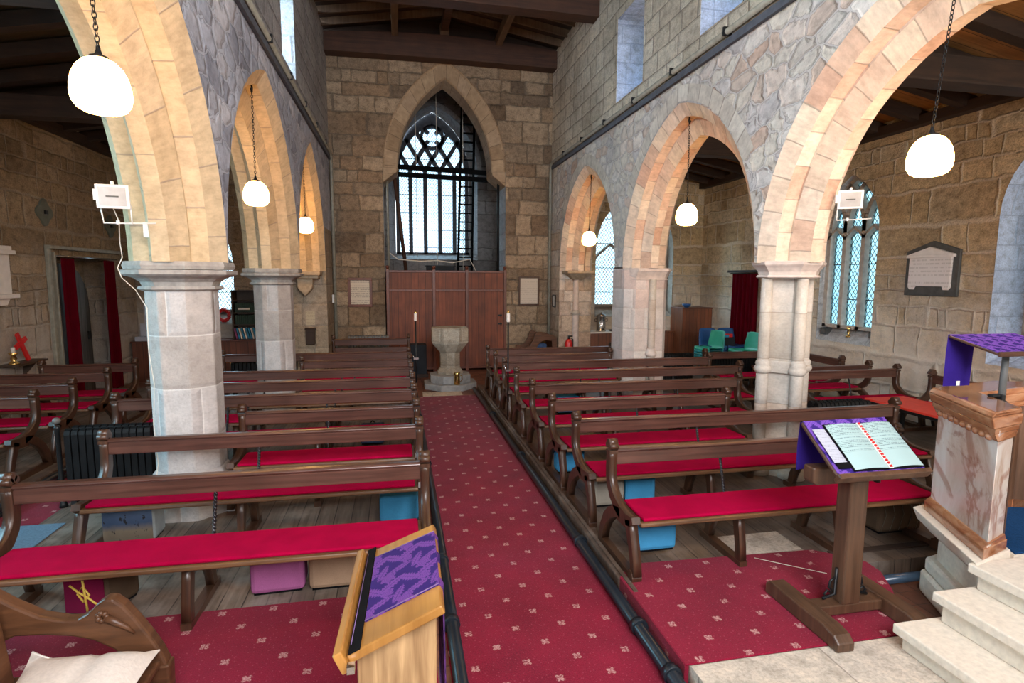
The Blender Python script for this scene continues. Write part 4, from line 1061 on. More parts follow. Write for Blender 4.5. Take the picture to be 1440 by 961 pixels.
for x, y, lab in ((.50, 15.2, 'left thin bell rope hanging in the tower arch'), (1.02, 15.0, 'middle thin bell rope hanging in front of the tower window'), (1.72, 15.2, 'right thin bell rope hanging beside the ladder')):
    b = MB(); b.tube([(x, y, 8.9), (x + .01, y, 5.0), (x, y, 2.36)], .008, 6); tag(b.build('bell_rope', M['cable']), lab, 'rope')
b = MB(); b.tube([(-.2, 13.75, 2.80), (.0, 13.75, 2.64), (.5, 13.75, 2.60), (.95, 13.75, 2.62), (1.3, 13.75, 2.57), (1.72, 13.75, 2.66), (1.88, 13.75, 2.36)], .012, 6); tag(b.build('cable', M['cable']), 'white cable draped across the tower opening above the wooden screen', 'cable')
b = MB(); b.tube([(-.07, 14.15, 4.85), (.20, 14.3, 2.34)], .045, 8); tag(b.build('pole', M['roofbeam']), 'brown pole leaning at the left of the tower opening', 'pole')
for x, lab in ((-.21, 'pale conduit pipe on the left jamb of the tower opening'), (2.42, 'dark conduit pipe on the right jamb of the tower opening')):
    b = MB(); b.tube([(x, 13.75, 4.7), (x, 13.75, 2.34)], .03, 8); o = tag(b.build('conduit', M['galv'] if x < 0 else M['black']), lab, 'pipe')
t = thing('equipment_case', 'flat black case resting on the ledge above the wooden screen', 'case', (1.0, 13.75, 2.34)); b = MB(); b.box(-.33, .33, -.16, .16, 0, .14); b.build('case_body', M['blackcloth'], t, bevel=.015); b = MB(); b.box(-.36, .36, -.18, .18, .14, .165); b.build('lid', M['black'], t, bevel=.008)

# ------------------------------------------------------------------ west end: screen, font, candles
t = thing('wooden_screen', 'tall red brown boarded screen closing the tower arch behind the font', 'screen', (0, 13.27, 0))
b = MB(); b.box(-.26, 2.52, -.02, .02, .10, 2.36); b.build('boarding', M['screen'], t)
for x in (-.235, .815, 1.585, 2.50):
    b = MB(); b.box(x - .035, x + .035, -.06, .045, 0, 2.40); p_ = b.build('post', M['screenframe'], t, bevel=.006)
    b = MB(); b.lathe([(.03, 2.40), (.03, 2.43), (.045, 2.44), (.045, 2.47), (.02, 2.485)], (x, 0, 0), 10); b.build('finial', M['screenframe'], p_)
for z in (2.35, 1.92, .08):
    b = MB(); b.box(-.26, 2.52, -.05, .03, z - .025, z + .025); b.build('rail', M['screenframe'], t, bevel=.006)
for z in (1.12, 1.32):
    b = MB(); b.box(2.33, 2.43, -.035, -.02, z - .02, z + .02); b.tube([(2.40, -.045, z - .05), (2.40, -.05, z + .05)], .008, 6); b.build('latch', M['black'], t)

t = thing('baptismal_font', 'octagonal grey stone font on stepped base before the red brown screen', 'font', (1.0, 11.30, 0))
b = MB(); b.frust(octo(.185), .96 - .14, octo(.355), .97) if False else None
b.frust(octo(.20), .72, octo(.36), .92); b.prism(octo(.36), .92, 1.20, 'z'); b.frust(octo(.36), 1.20, octo(.345), 1.225); b.build('bowl', M['font'], t, bevel=.012)
b = MB(); b.prism(octo(.195), .40, .73, 'z'); b.frust(octo(.25), .28, octo(.25), .34); b.frust(octo(.25), .34, octo(.20), .41); b.build('stem', M['font'], t, bevel=.01)
b = MB(); b.prism(octo(.52), 0, .12, 'z'); b.build('lower_step', M['fontstep'], t, bevel=.015)
b = MB(); b.prism(octo(.40), .12, .28, 'z'); b.build('upper_step', M['fontstep'], t, bevel=.015)
b = MB(); b.lathe([(.30, 1.19), (.28, 1.215), (.001, 1.218)], (0, 0, 0), 24, True, 0, False); b.build('lid', M['roofwood'], t)
t = thing('brass_jug', 'small shiny brass jug standing on the font step', 'jug', (1.10, 10.87, .12)); b = MB(); b.lathe([(.055, 0), (.06, .02), (.058, .14), (.05, .19), (.06, .24), (.055, .245)], (0, 0, 0), 20); b.build('body', M['brass'], t)
b = MB(); b.tube([(.055, 0, .20), (.10, 0, .17), (.10, 0, .10), (.058, 0, .05)], .008, 6); b.build('handle', M['brass'], t)
slab_obj('floor_slab', rect(.42, 1.16, 10.42, 10.80), 0, .006, M['slab'], 'pale stone slab set in the tiles before the font', 'slab', .002)
t = thing('black_box', 'black cloth-covered box beside the left candle pole and the screen', 'box', (.40, 12.62, 0)); b = MB(); b.box(-.17, .19, -.15, .15, 0, .74); b.build('cloth_cover', M['blackcloth'], t, bevel=.02); b = MB(); b.box(-.2, .22, -.18, .18, 0, .08); b.build('plinth', M['roofwood'], t)
def candle(x, y, top, label):
    t = thing('candle_pole', label, 'candle', (x, y, .0))
    b = MB(); b.lathe([(.012, .10), (.012, top - .18)], (0, 0, 0), 8); b.build('pole', M['black'], t)
    b = MB(); b.lathe([(.022, top - .18), (.026, top - .16), (.024, top - .05), (.012, top - .03)], (0, 0, 0), 12); b.build('candle', M['pillow'], t)
    b = MB(); b.lathe([(.028, top - .05), (.014, top - .03), (.010, top)], (0, 0, 0), 12); b.build('cap', M['brass'], t)
    b = MB(); b.box(-.04, .04, -.012, .012, .86, .89); b.tube([(-.03, 0, .875), (-.05, 0, .93)], .008, 6); b.build('bracket', M['steel'], t)
    b = MB(); b.lathe([(.05, 0), (.05, .02), (.015, .10)], (0, 0, 0), 12); b.build('foot', M['black'], t)
candle(.27, 9.36, 1.68, 'slim black processional candle pole at the left pew ends')
candle(1.545, 7.92, 1.76, 'slim black processional candle pole at the right pew ends')

def framed(x0, x1, y, z0, z1, m, fm, label, name='framed_notice', wall='y', fw=.05):
    t = thing(name, label, 'framed notice', ((x0 + x1) / 2, y, z0)); w = (x1 - x0) / 2; h = z1 - z0
    b = MB()
    b.box(-w, w, -.03, 0, 0, fw); b.box(-w, w, -.03, 0, h - fw, h); b.box(-w, -w + fw, -.03, 0, fw, h - fw); b.box(w - fw, w, -.03, 0, fw, h - fw); b.build('frame', fm, t, bevel=.006)
    b = MB(); b.box(-w + fw, w - fw, -.012, -.002, fw, h - fw); b.build('sheet', m, t)
    return t
framed(-1.13, -.59, WY - .003, 1.53, 2.20, M['text'], M['screenframe'], 'framed sheet of writing on the west wall left of the tower screen', fw=.06)
framed(2.86, 3.38, WY - .003, 1.54, 2.25, M['text2'], M['wood_v'], 'faded framed sheet on the west wall right of the tower screen', fw=.045)
t = framed(-.12, .12, 0, 0, .30, M['paper'], M['black'], 'tiny black framed card on the right nave wall by the corner', fw=.025); t.location = (XR - .003, 12.98, 1.52); t.rotation_euler = (0, 0, -PI / 2)
b = MB(); b.box(-1.89, -1.71, 12.226, 12.238, 1.22, 1.50); tag(b.build('notice_sheet', M['notice']), 'yellowed notice sheet pinned below the stone corbel', 'notice')
t = thing('alms_box', 'dark wooden alms box fixed to the stone under the notice sheet', 'box', (-1.80, 12.20, .82)); b = MB(); b.box(-.09, .09, -.09, .04, .0, .30); b.build('box_body', M['roofwood'], t, bevel=.01); b = MB(); b.prism([(-.10, .30), (.045, .30), (.045, .345), (-.06, .345), (-.10, .32)], -.10, .10, 'x'); b.build('lid', M['roofwood'], t)
b = MB(); b.box(-1.455, -1.415, 13.14, 13.26, 1.63, 1.82); tag(b.build('switch_box', M['white'], bevel=.006), 'small white switch box beside the pipe in the left corner', 'switch')
# small table with basket left of the corbel pier
t = thing('side_table', 'small dark table behind the left pews carrying a basket', 'table', (-1.75, 11.75, 0)); b = MB(); b.box(-.35, .35, -.2, .2, .56, .60); b.build('table_top', M['wood'], t, bevel=.006)
for sx in (-.3, .3):
    for sy in (-.16, .16): b = MB(); b.box(sx - .02, sx + .02, sy - .02, sy + .02, 0, .56); b.build('leg', M['wood_v'], t)
t = thing('basket', 'round brown collection basket on the small dark table', 'basket', (-1.87, 11.75, .60)); b = MB(); b.lathe([(.07, .0), (.12, .05), (.135, .085), (.125, .085), (.11, .05), (.06, .012)], (0, 0, 0), 20); b.build('bowl', M['bowl'], t)
t = thing('folded_cloth', 'dark folded cloth lying beside the basket', 'cloth', (-1.56, 11.75, .60)); b = MB(); b.box(-.11, .11, -.1, .1, 0, .03); b.box(-.09, .10, -.09, .08, .03, .05); b.build('folds', M['blackcloth'], t, bevel=.01)

# ------------------------------------------------------------------ radiators
def radiator(name, loc, L, h, d, label, m=None, rz=0.0, pitch=.058, low=.1):
    m = m or M['rad']; t = thing(name, label, 'radiator', loc, rz); n = int(L / pitch)
    b = MB()
    for k in range(n):
        x = -L / 2 + (k + .5) * L / n; w = L / n * .40
        for s in (-1, 1):
            yc = s * d * .28; pr = []
            b.prism([(yc - d * .2, low), (yc + d * .2, low), (yc + d * .2, h - .05), (yc + d * .15, h - .015), (yc, h), (yc - d * .15, h - .015), (yc - d * .2, h - .05)], x - w, x + w, 'x')
        b.box(x - w * 1.25, x + w * 1.25, -d * .2, d * .2, h - .12, h - .05); b.box(x - w * 1.25, x + w * 1.25, -d * .2, d * .2, low + .02, low + .09)
    o = b.build('columns', m, t)
    for x in (-L / 2 + .03, L / 2 - .03):
        b = MB(); b.prism([(-d * .45, 0), (d * .45, 0), (d * .3, low + .03), (-d * .3, low + .03)], x - .022, x + .022, 'x'); b.build('foot', m, t)
    b = MB(); b.tube([(-L / 2 - .10, 0, 0), (-L / 2 - .10, 0, low + .05), (-L / 2, 0, low + .05)], .018, 8); b.lathe([(.03, low + .02), (.034, low + .06), (.02, low + .12)], (-L / 2 - .10, 0, 0), 10); b.build('valve', m, t)
    return t
radiator('radiator', (-2.575, 5.62, .12), .70, .74, .22, 'tall black column radiator left of the nearer octagonal pillar')
radiator('radiator', (-.68, 13.12, 0), .90, .90, .20, 'old grey column radiator against the west wall under the framed sheet', M['radgrey'])
radiator('radiator', (-2.62, 10.38, .12), .46, .62, .18, 'small black radiator seen left of the farther octagonal pillar')
radiator('radiator', (5.48, 10.35, .06), .66, .66, .18, 'black radiator right of the pink pier, below the wood panelling')
radiator('radiator', (6.60, 10.15, .06), .98, .66, .18, 'long black radiator below the stacked plastic chairs')
radiator('radiator', (5.36, 5.92, .06), .76, .66, .20, 'black radiator right of the clustered column, behind the front pews')
t = thing('iron_post', 'slim black iron post with knob standing left of the tall radiator', 'post', (-3.02, 5.62, .12)); b = MB(); b.lathe([(.035, 0), (.03, .03), (.02, .05), (.02, .72), (.028, .74), (.016, .76)], (0, 0, 0), 12); b.build('shaft', M['black'], t); b = MB(); b.ball((0, 0, .80), .032, 12, 8); b.build('knob', M['radgrey'], t)

# ------------------------------------------------------------------ kneelers
def kneeler(x, y, w, d, h, m, label, side=None, rz=0.0, z=.12, tilt=0.0):
    t = thing('kneeler', label, 'kneeler', (x, y, z), rz); t.rotation_euler = (tilt, 0, rz)
    b = MB(); b.box(-w / 2, w / 2, -d / 2, d / 2, 0.012, h); b.build('pad', m, t, bevel=.03)
    b = MB(); b.tube([(-w * .1, d / 2 - .02, h - .004), (0, d / 2 - .02, h + .022), (w * .1, d / 2 - .02, h - .004)], .008, 6); b.build('hanging_loop', M['strap'], t)
    b = MB(); b.box(-w / 2 + .02, w / 2 - .02, -d / 2 + .02, d / 2 - .02, 0, .014); b.build('underside', M['strap'], t)
    return t
kneeler(-.82, 3.84, .34, .20, .30, M['k_purple'], 'mauve kneeler standing under the left front pew', rz=.04, z=.121)
kneeler(-.46, 3.83, .32, .20, .28, M['k_tan'], 'tan kneeler under the left front pew, next to the mauve one', z=.121)
kneeler(-.02, 4.78, .34, .18, .24, M['k_blue'], 'rounded blue kneeler under the second left pew at the aisle end', z=.15 - .03)
t = kneeler(-1.88, 3.84, .28, .28, .29, M['k_brown'], 'dark kneeler with a gold emblem on wine cloth, under the left front pew', rz=-.31, z=.121)
b = MB(); b.box(-.135, .135, -.145, -.139, .02, .28); b.build('wine_side', M['k_wine'], t, bevel=.001)
b = MB()
for P in ([(.02, -.148, .04), (.0, -.148, .26)], [(-.09, -.148, .20), (-.03, -.148, .16), (.03, -.148, .13), (.09, -.148, .09)], [(.0, -.148, .10), (.04, -.148, .15), (.0, -.148, .20), (-.04, -.148, .15), (.0, -.148, .10)]): b.tube(P, .007, 5)
b.build('gold_emblem', M['gold'], t); b = MB(); b.box(-.13, .13, -.13, .13, .275, .293); b.build('pale_top', M['k_pale'], t, bevel=.01)
t = kneeler(-2.10, 4.82, .36, .24, .30, M['k_pale'], 'kneeler with an embroidered night landscape, under the second left pew')
T_ = NT('night_landscape'); X_ = T_.xyz(T_.uv())
tr_n = T_.noise(T_.com(T_.mul(X_[0], 9), T_.mul(X_[1], 5)), 1.6, 4, .7)
c_ = T_.ramp(T_.add(X_[1], T_.mul(T_.sub(tr_n, .5), .06)), [(.02, (.10, .075, .05)), (.10, (.16, .12, .08)), (.16, (.035, .06, .12)), (.29, (.08, .12, .20))]); c_ = T_.mix(T_.ss(tr_n, .56, .62), c_, (.012, .010, .012)); M['night'] = T_.fin(c_, .9)
b = MB(); b.quad((-.175, -.124, .02), (.175, -.124, .02), (.175, -.124, .29), (-.175, -.124, .29), [(0, 0), (.35, 0), (.35, .28), (0, .28)]); b.build('embroidered_front', M['night'], t)
kneeler(1.86, 3.78, .32, .16, .27, M['k_sky'], 'bright sky blue kneeler hanging under the right front pew at the aisle', z=.18)
kneeler(2.17, 4.72, .27, .24, .30, M['k_blue'], 'blue kneeler with a sage side, under the second right pew', rz=-.35, z=.16)
kneeler(1.86, 4.78, .30, .22, .28, M['k_grey'], 'grey kneeler under the second right pew near its aisle end', z=.13)
kneeler(1.76, 5.60, .30, .18, .27, M['k_sky'], 'sky blue kneeler under the third right pew near its aisle end', z=.16)
t = kneeler(4.05, 3.86, .42, .26, .33, M['k_brown'], 'large dark diamond-patterned kneeler under the right front pew behind the lectern', z=.121)
b = MB()
for k in range(5):
    for s in (-1, 1): b.tube([(-.19 + k * .085, -.132, .03 if s > 0 else .30), (-.19 + k * .085 + .04, -.132, .165), (-.19 + k * .085, -.132, .30 if s > 0 else .03)], .0022, 4)
b.build('diamond_stitching', M['galv'], t)
kneeler(.0 - .35, 7.14, .30, .2, .24, M['bluebag'], 'dark blue kneeler under the fifth left pew', z=.13)
kneeler(2.55, 8.27, .36, .2, .27, M['k_sky'], 'pale blue kneeler glimpsed under the sixth right pew', z=.13)

# ------------------------------------------------------------------ book lectern, right foreground
t = thing('book_lectern', 'dark oak book lectern on a sledge base with purple frontal, right foreground', 'lectern', (2.71, 2.84, .134))
for x in (-.285, .285):
    b = MB(); b.prism([(-.34, 0), (.30, 0), (.30, .07), (.26, .10), (-.22, .10), (-.30, .085), (-.34, .05)], x - .055, x + .055, 'x'); b.build('foot', M['lectwood'], t, bevel=.01)
b = MB(); b.box(-.25, .25, -.05, .05, .02, .085); b.build('cross_bar', M['lectwood'], t, bevel=.008)
b = MB(); b.box(-.065, .065, -.055, .055, .08, .90); b.build('post', M['lectwood'], t, bevel=.012)
for s in (-1, 1):
    b = MB(); b.tube([(s * .072, 0, .30), (s * .075, 0, .13), (s * .16, 0, .108)], .010, 6); b.tube([(s * .08, 0, .24), (s * .11, 0, .22), (s * .12, 0, .18), (s * .09, 0, .15)], .008, 6); b.tube([(s * .10, 0, .14), (s * .13, 0, .16), (s * .15, 0, .135), (s * .13, 0, .12)], .007, 6); b.build('scroll_bracket', M['black'], t)
b = MB(); b.prism([(-.29, .86), (.29, .86), (.32, .88), (.32, .97), (-.32, .97), (-.32, .88)], -.045, .045, 'y'); b.build('head_beam', M['lectwood'], t, bevel=.01)
b = MB(); b.lathe([(.02, 0), (.02, .10)], (.12, -.05, .86), 10); b.build('knob', M['black'], t)
# sloping desk: local frame hinged on its front edge
DM = Matrix.Translation((-.01, -.20, .965)) @ Matrix.Rotation(.64, 4, 'X')
b = MB(); b.M = DM; b.box(-.30, .30, 0, .385, 0, .022); b.build('desk', M['lectwood'], t, bevel=.006)
b = MB(); b.M = DM; b.box(-.31, .31, -.03, .0, -.012, .045); b.build('book_ledge', M['lectwood'], t, bevel=.006)
b = MB(); b.M = DM; b.box(-.292, .292, .004, .388, .022, .028); fr_ = b.build('frontal', M['damask_s'], t, bevel=.002)
b = MB(); zt = .965 + .385 * math.sin(.64); yt = -.20 + .385 * math.cos(.64) + .012
P_ = []
for k in range(13):
    x = -.30 + .58 * k / 12; P_.append([(x, yt + .006 * math.sin(k * 1.3), zt + .01), (x, yt + .012 + .008 * math.sin(k * 1.1), zt - .14), (x + .004, yt + .016 + .012 * math.sin(k * 1.4), zt - .30)])
b.grid(P_, None, True); b.build('hanging_drop', M['blueinside'], t)
t = thing('open_book', 'large open book with pale green pages on the book lectern', 'book', (2.70, 2.623, 1.125)); t.rotation_euler = (.64, 0, 0); t.scale = (.89, .89, 1)
def page(b, x0, x1, lift):
    n = 8; P = []
    for k in range(n + 1):
        f = k / n; x = x0 + (x1 - x0) * f; z = .012 + lift * math.sin(PI * min(1, f * 1.0)) * .012
        P.append([(x, .015, z), (x, .375, z)])
    U = [[(p[0][0] - x0 + .01, 0), (p[0][0] - x0 + .01, .36)] for p in P]; b.grid(P, U, True)
b = MB(); b.box(-.215, .32, .008, .385, .004, .011); b.build('cover', M['strap'], t, bevel=.003)
b = MB(); page(b, -.205, .045, 1); b.build('left_page', M['page'], t)
b = MB(); page(b, .075, .312, 1); b.build('right_page', M['page'], t)
b = MB(); b.box(.046, .074, .01, .38, .011, .016); b.build('spine_strip', M['paper'], t)
b = MB()
for k in range(16): b.box(.052, .066, .016 + k * .023, .03 + k * .023, .016, .024)
b.build('comb_binding', M['red'], t)
t = thing('loose_sheets', 'white loose sheets tucked left of the open book on the lectern', 'paper', (2.70, 2.623, 1.125)); t.rotation_euler = (.64, 0, 0); t.scale = (.89, .89, 1)
b = MB(); b.quad((-.315, .08, .008), (-.222, .08, .008), (-.222, .35, .008), (-.315, .35, .008)); b.build('sheet', M['pagew'], t)
b = MB(); b.box(-.31, -.218, .035, .08, .006, .010); b.build('dark_card', M['strap'], t)

# ------------------------------------------------------------------ golden lectern, centre foreground
t = thing('oak_lectern', 'golden oak lectern seen from above with purple leaf-patterned cloth', 'lectern', (0, 0, 0))
BL_, BR_, TR_, TL_ = Vector((-.195, 1.84, .94)), Vector((.128, 1.84, 1.085)), Vector((.140, 2.50, 1.085)), Vector((-.165, 2.56, .94))
nrm = (BR_ - BL_).cross(TL_ - BL_).normalized()
def onb(u, v, h=0.0): 
    p = BL_.lerp(BR_, u).lerp(TL_.lerp(TR_, u), v) + nrm * h; return tuple(p)
def plate(b, u0, u1, v0, v1, h0, h1, n=1, uv=True):
    c = [(u0, v0), (u1, v0), (u1, v1), (u0, v1)]; A = [b.p(*onb(u, v, h0)) for u, v in c]; B = [b.p(*onb(u, v, h1)) for u, v in c]
    b.face(A[::-1]); b.face(B, [(u * .36, v * .70) for u, v in c])
    for k in range(4): b.face([A[k], A[(k + 1) % 4], B[(k + 1) % 4], B[k]])
b = MB(); plate(b, 0, 1, 0, 1, -.035, 0); b.build('desk', M['oak'], t, bevel=.006)
b = MB(); plate(b, -.10, -.005, -.02, 1.0, -.05, .03); b.build('book_ledge', M['oak'], t, bevel=.006)
b = MB(); plate(b, .16, 1.005, .20, .86, .001, .006); b.build('purple_cloth', M['damask'], t)
b = MB(); q0_, q1_ = onb(1.0, .20, .006), onb(1.0, .86, .006); R_ = []
for k in range(9):
    f = k / 8; p = Vector(q0_).lerp(Vector(q1_), f); w_ = .012 + .008 * math.sin(k * 1.7)
    R_.append([(p.x, p.y, p.z), (p.x + w_, p.y, p.z - .03), (p.x + w_ + .006, p.y, p.z - .34), (p.x + w_ + .01, p.y, p.z - .66)])
b.grid(R_, [[(0, f_ * .46) for f_ in (k / 8,)] * 0 or [(.36, k / 8 * .46), (.40, k / 8 * .46), (.70, k / 8 * .46), (1.0, k / 8 * .46)] for k in range(9)], True); b.build('cloth_drop', M['damask'], t)
b = MB()
for v in (.20, .86): b.tube([onb(.16, v, .008), onb(.6, v, .008), onb(1.0, v, .008)], .0022, 5)
b.tube([onb(.05, .05, .008), onb(.05, .95, .008)], .002, 5); b.build('corded_edge', M['cord'], t)
b = MB(); plate(b, .03, .15, -.01, 1.01, .002, .008); b.build('black_strap', M['strap'], t)
b = MB(); b.M = None; b.box(-.19, -.165, 1.80, 1.83, .90, .925); b.build('buckle', M['steel'], t)
def sideprof(y0, y1):
    b = MB(); b.prism([(-.14, .13), (.10, .13), (.12, .30), (.09, .52), (.085, .64), (.112, .70), (.115, 1.03), (-.165, .905), (-.165, .76), (-.15, .70), (-.13, .62), (-.15, .45), (-.16, .30)], y0, y1, 'y'); return b
sideprof(1.90, 1.945).build('near_side', M['paleoak'], t, bevel=.008); sideprof(2.42, 2.465).build('far_side', M['paleoak'], t, bevel=.008)
b = MB(); b.box(-.02, .0, 1.945, 2.42, .60, .92); b.build('shelf_board', M['paleoak'], t)
b = MB(); b.box(-.15, .11, 1.945, 2.42, .24, .27); b.build('stretcher', M['paleoak'], t)

# ------------------------------------------------------------------ stall and cushion, left foreground
t = thing('choir_stall', 'dark oak choir stall end with curved carved arm, bottom left corner', 'stall', (0, 0, 0))
top = [(-2.10, .96), (-1.95, .90), (-1.80, .845), (-1.70, .765), (-1.60, .70), (-1.50, .668), (-1.45, .664), (-1.41, .685), (-1.37, .728), (-1.335, .752), (-1.30, .748), (-1.26, .71), (-1.21, .635), (-1.16, .55), (-1.12, .47), (-1.095, .40)]
bot = [(-1.11, .365), (-1.20, .375), (-1.25, .42), (-1.31, .50), (-1.39, .555), (-1.47, .585), (-1.58, .605), (-1.70, .615), (-1.78, .58), (-1.80, .40), (-1.80, .13), (-2.10, .13)]
b = MB(); b.prism(top + bot, 2.72, 2.785, 'y'); b.build('arm', M['stallwood'], t, bevel=.012)
b = MB(); b.prism([(-1.20, .13), (-1.09, .13), (-1.085, .40), (-1.19, .40)], 2.715, 2.79, 'y'); b.build('front_post', M['stallwood'], t, bevel=.012)
b = MB()
for k in range(7):
    a = k * .9; b.ball((-1.345 + .018 * math.cos(a), 2.714, .672 + .018 * math.sin(a)), .013, 8, 6)
b.tube([(-1.33, 2.716, .665), (-1.29, 2.714, .64), (-1.25, 2.716, .61), (-1.22, 2.718, .575)], [.02, .017, .012, .005], 7); b.build('carved_leaf', M['stallwood'], t)
b = MB(); b.box(-1.78, -1.12, 1.9, 2.72, .395, .43); b.build('seat', M['stallwood'], t, bevel=.01)
b = MB(); b.prism([(-1.76, .13), (-1.64, .13), (-1.71, .80), (-1.83, .80)], 1.9, 2.66, 'y'); b.build('stall_back', M['stallwood'], t, bevel=.01)
t = thing('seat_cushion', 'cream cushion with pointed corner on the stall seat, bottom left', 'cushion', (-1.37, 2.42, .432))
b = MB(); n = 14; P_ = []; P2 = []
for i in range(n + 1):
    a, c = [], []
    for j in range(n + 1):
        u, v = i / n * 2 - 1, j / n * 2 - 1; e = (1 - abs(u) ** 3.2) * (1 - abs(v) ** 3.2); k = 1 + .045 * (abs(u * v)) ** 4
        crease = -.03 * math.exp(-((u - .15) / .07) ** 2) * (.5 + .5 * v)
        lift = .06 * max(0, -u) ** 3 * max(0, v) ** 3
        a.append((u * .245 * k, v * .27 * k, .055 + .085 * e ** .55 + crease * e + lift)); c.append((u * .245 * k, v * .27 * k, .055 - .05 * e ** .55 + lift))
    P_.append(a); P2.append(c)
b.grid(P_, None, True); b.grid(P2, None, True); b.build('cover', M['pillow'], t)
b = MB(); b.tube([P_[i][n] for i in range(n + 1)] , .005, 5); b.build('piping', M['pillow'], t)

# ------------------------------------------------------------------ pulpit and steps
V = [Vector((3.33, 2.50)), Vector((3.64, 3.14)), Vector((4.30, 3.28)), Vector((4.95, 2.98)), Vector((5.20, 2.4))]
def inset(d):
    out = []
    for i, p in enumerate(V):
        if i == 0 and d > 0: out.append(p + Vector((1.30, .50)) * d); continue
        n = Vector((0, 0))
        if i > 0: e = (V[i] - V[i - 1]).normalized(); n += Vector((e.y, -e.x))
        if i < len(V) - 1: e = (V[i + 1] - V[i]).normalized(); n += Vector((e.y, -e.x))
        n.normalize(); k = 1 / math.cos(math.radians(22.5)) if 0 < i < len(V) - 1 else 1
        out.append(p + n * d * k)
    return out
def wallring(b, d0, d1, z0, z1, d0b=None, d1b=None, ex=0.0):
    A, B = inset(d0), inset(d1); A2, B2 = inset(d0 if d0b is None else d0b), inset(d1 if d1b is None else d1b)
    for L in (A, B, A2, B2):
        if ex: L[0] = L[0] + (V[0] - V[1]).normalized() * ex
    n = len(V); g = lambda L, z: [b.p(p.x, p.y, z) for p in L]
    a0, b0, a1, b1 = g(A, z0), g(B, z0), g(A2, z1), g(B2, z1)
    for i in range(n - 1):
        b.face([a0[i], a0[i + 1], a1[i + 1], a1[i]]); b.face([b0[i], b1[i], b1[i + 1], b0[i + 1]])
        b.face([a1[i], a1[i + 1], b1[i + 1], b1[i]]); b.face([a0[i], b0[i], b0[i + 1], a0[i + 1]])
    for i in (0, n - 1): b.face([a0[i], a1[i], b1[i], b0[i]])
t = thing('pulpit', 'polished rose marble pulpit at the right edge, above the pale steps', 'pulpit', (0, 0, 0))
b = MB(); wallring(b, 0, .17, .66, 1.37); b.build('marble_drum', M['marble'], t, bevel=.006)
b = MB(); wallring(b, -.03, .19, .60, .665, ex=.03); wallring(b, -.03, .19, .665, .70, -.005, .17, ex=.02); b.build('base_moulding', M['marble2'], t, bevel=.004)
b = MB(); wallring(b, -.01, .18, 1.30, 1.345, -.03, .19, ex=.02); wallring(b, -.035, .19, 1.345, 1.375, ex=.03); b.build('cornice', M['marble2'], t, bevel=.004)
b = MB(); wallring(b, -.045, .20, 1.375, 1.44, -.06, .21, ex=.045); wallring(b, -.06, .21, 1.44, 1.475, -.04, .195, ex=.035); b.build('coping', M['marble2'], t, bevel=.01)
b = MB(); wallring(b, .173, .19, .60, 1.34); b.build('inner_lining', M['lectwood'], t)
b = MB(); A_ = inset(-.02)
for k in range(9):
    p = A_[0].lerp(A_[1], (k + .7) / 10); b.ball((p.x, p.y, 1.315), .022, 8, 6)
b.build('leaf_carving', M['marble2'], t)
b = MB(); wallring(b, -.06, .40, .52, .60, -.09, .40, ex=.09); wallring(b, .02, .40, .44, .52, -.05, .40, ex=.05); wallring(b, .06, .40, .0, .44, .06, .40); b.build('stone_plinth', M['step'], t, bevel=.008)
b = MB(); wallring(b, -.02, .1, 0, .16, -.02, .1); wallring(b, .0, .1, .16, .26, .0, .1); b.build('stone_foot', M['step'], t, bevel=.02)
b = MB(); b.prism([(3.56, 2.52), (5.02, 2.52), (4.88, 2.86), (4.30, 3.12), (3.74, 3.0)], .3, .59, 'z'); b.build('pulpit_floor', M['step'], t)
slab_obj('blue_carpet', [(3.57, 2.52), (5.02, 2.52), (4.88, 2.86), (4.30, 3.12), (3.76, 3.0)], .591, .604, M['blueclothfloor'], 'dark blue carpet on the pulpit floor', 'carpet')
t = thing('pulpit_steps', 'flight of three pale stone steps climbing to the pulpit, bottom right', 'steps', (0, 0, 0))
for x0, x1, y1, z0, z1 in ((2.73, 3.10, 2.51, .125, .27), (2.97, 3.42, 2.50, .27, .44), (3.20, 4.6, 2.50, .44, .59)):
    b = MB(); b.box(x0 + .04, x1, 1.62, y1 - .03, z0, z1 - .05); b.box(x0, x1 + .02, 1.62, y1, z1 - .055, z1); b.build('step', M['step'], t, bevel=.008)
b = MB(); b.box(3.40, 4.6, 1.62, 2.47, .10, .44); b.build('core', M['step'], t)
# sloping book rest on a pole
t = thing('pulpit_bookrest', 'sloping book rest with purple cloth on a dark pole above the pulpit', 'book rest', (3.77, 2.84, .0))
b = MB(); b.lathe([(.02, 1.34), (.02, 1.60), (.018, 1.78)], (0, 0, 0), 14); b.build('pole', M['radgrey'], t)
b = MB(); b.lathe([(.045, 1.40), (.05, 1.42), (.028, 1.45)], (0, 0, 0), 14); b.box(-.09, .0, -.02, .02, 1.475, 1.49); b.box(-.035, -.005, -.03, .03, 1.36, 1.49); b.lathe([(.02, 1.30), (.02, 1.34)], (-.03, -.03, 0), 10); b.build('clamp', M['black'], t, bevel=.004)
BM = Matrix.Translation((-.265, -.15, 1.765)) @ Matrix.Rotation(.24, 4, 'X')
b = MB(); b.M = BM; b.box(0, .54, 0, .32, 0, .016); b.build('rest_board', M['wood'], t, bevel=.004)
b = MB(); b.M = BM; b.box(.006, .535, .006, .324, .016, .021); b.build('purple_cloth', M['damask_s'], t, bevel=.001)
b = MB(); b.M = BM; b.box(0, .54, -.016, .0, -.004, .026); b.build('lip', M['wood'], t, bevel=.004)
b = MB(); P_ = []
for k in range(9):
    q = BM @ Vector((.0 + .22 * k / 8, .328, .018)); P_.append([(q.x, q.y, q.z), (q.x, q.y + .006, q.z - .12), (q.x + .004, q.y + .01 + .005 * math.sin(k), q.z - .345)])
b.grid(P_, None, True); b.build('hanging_drop', M['blueinside'], t)
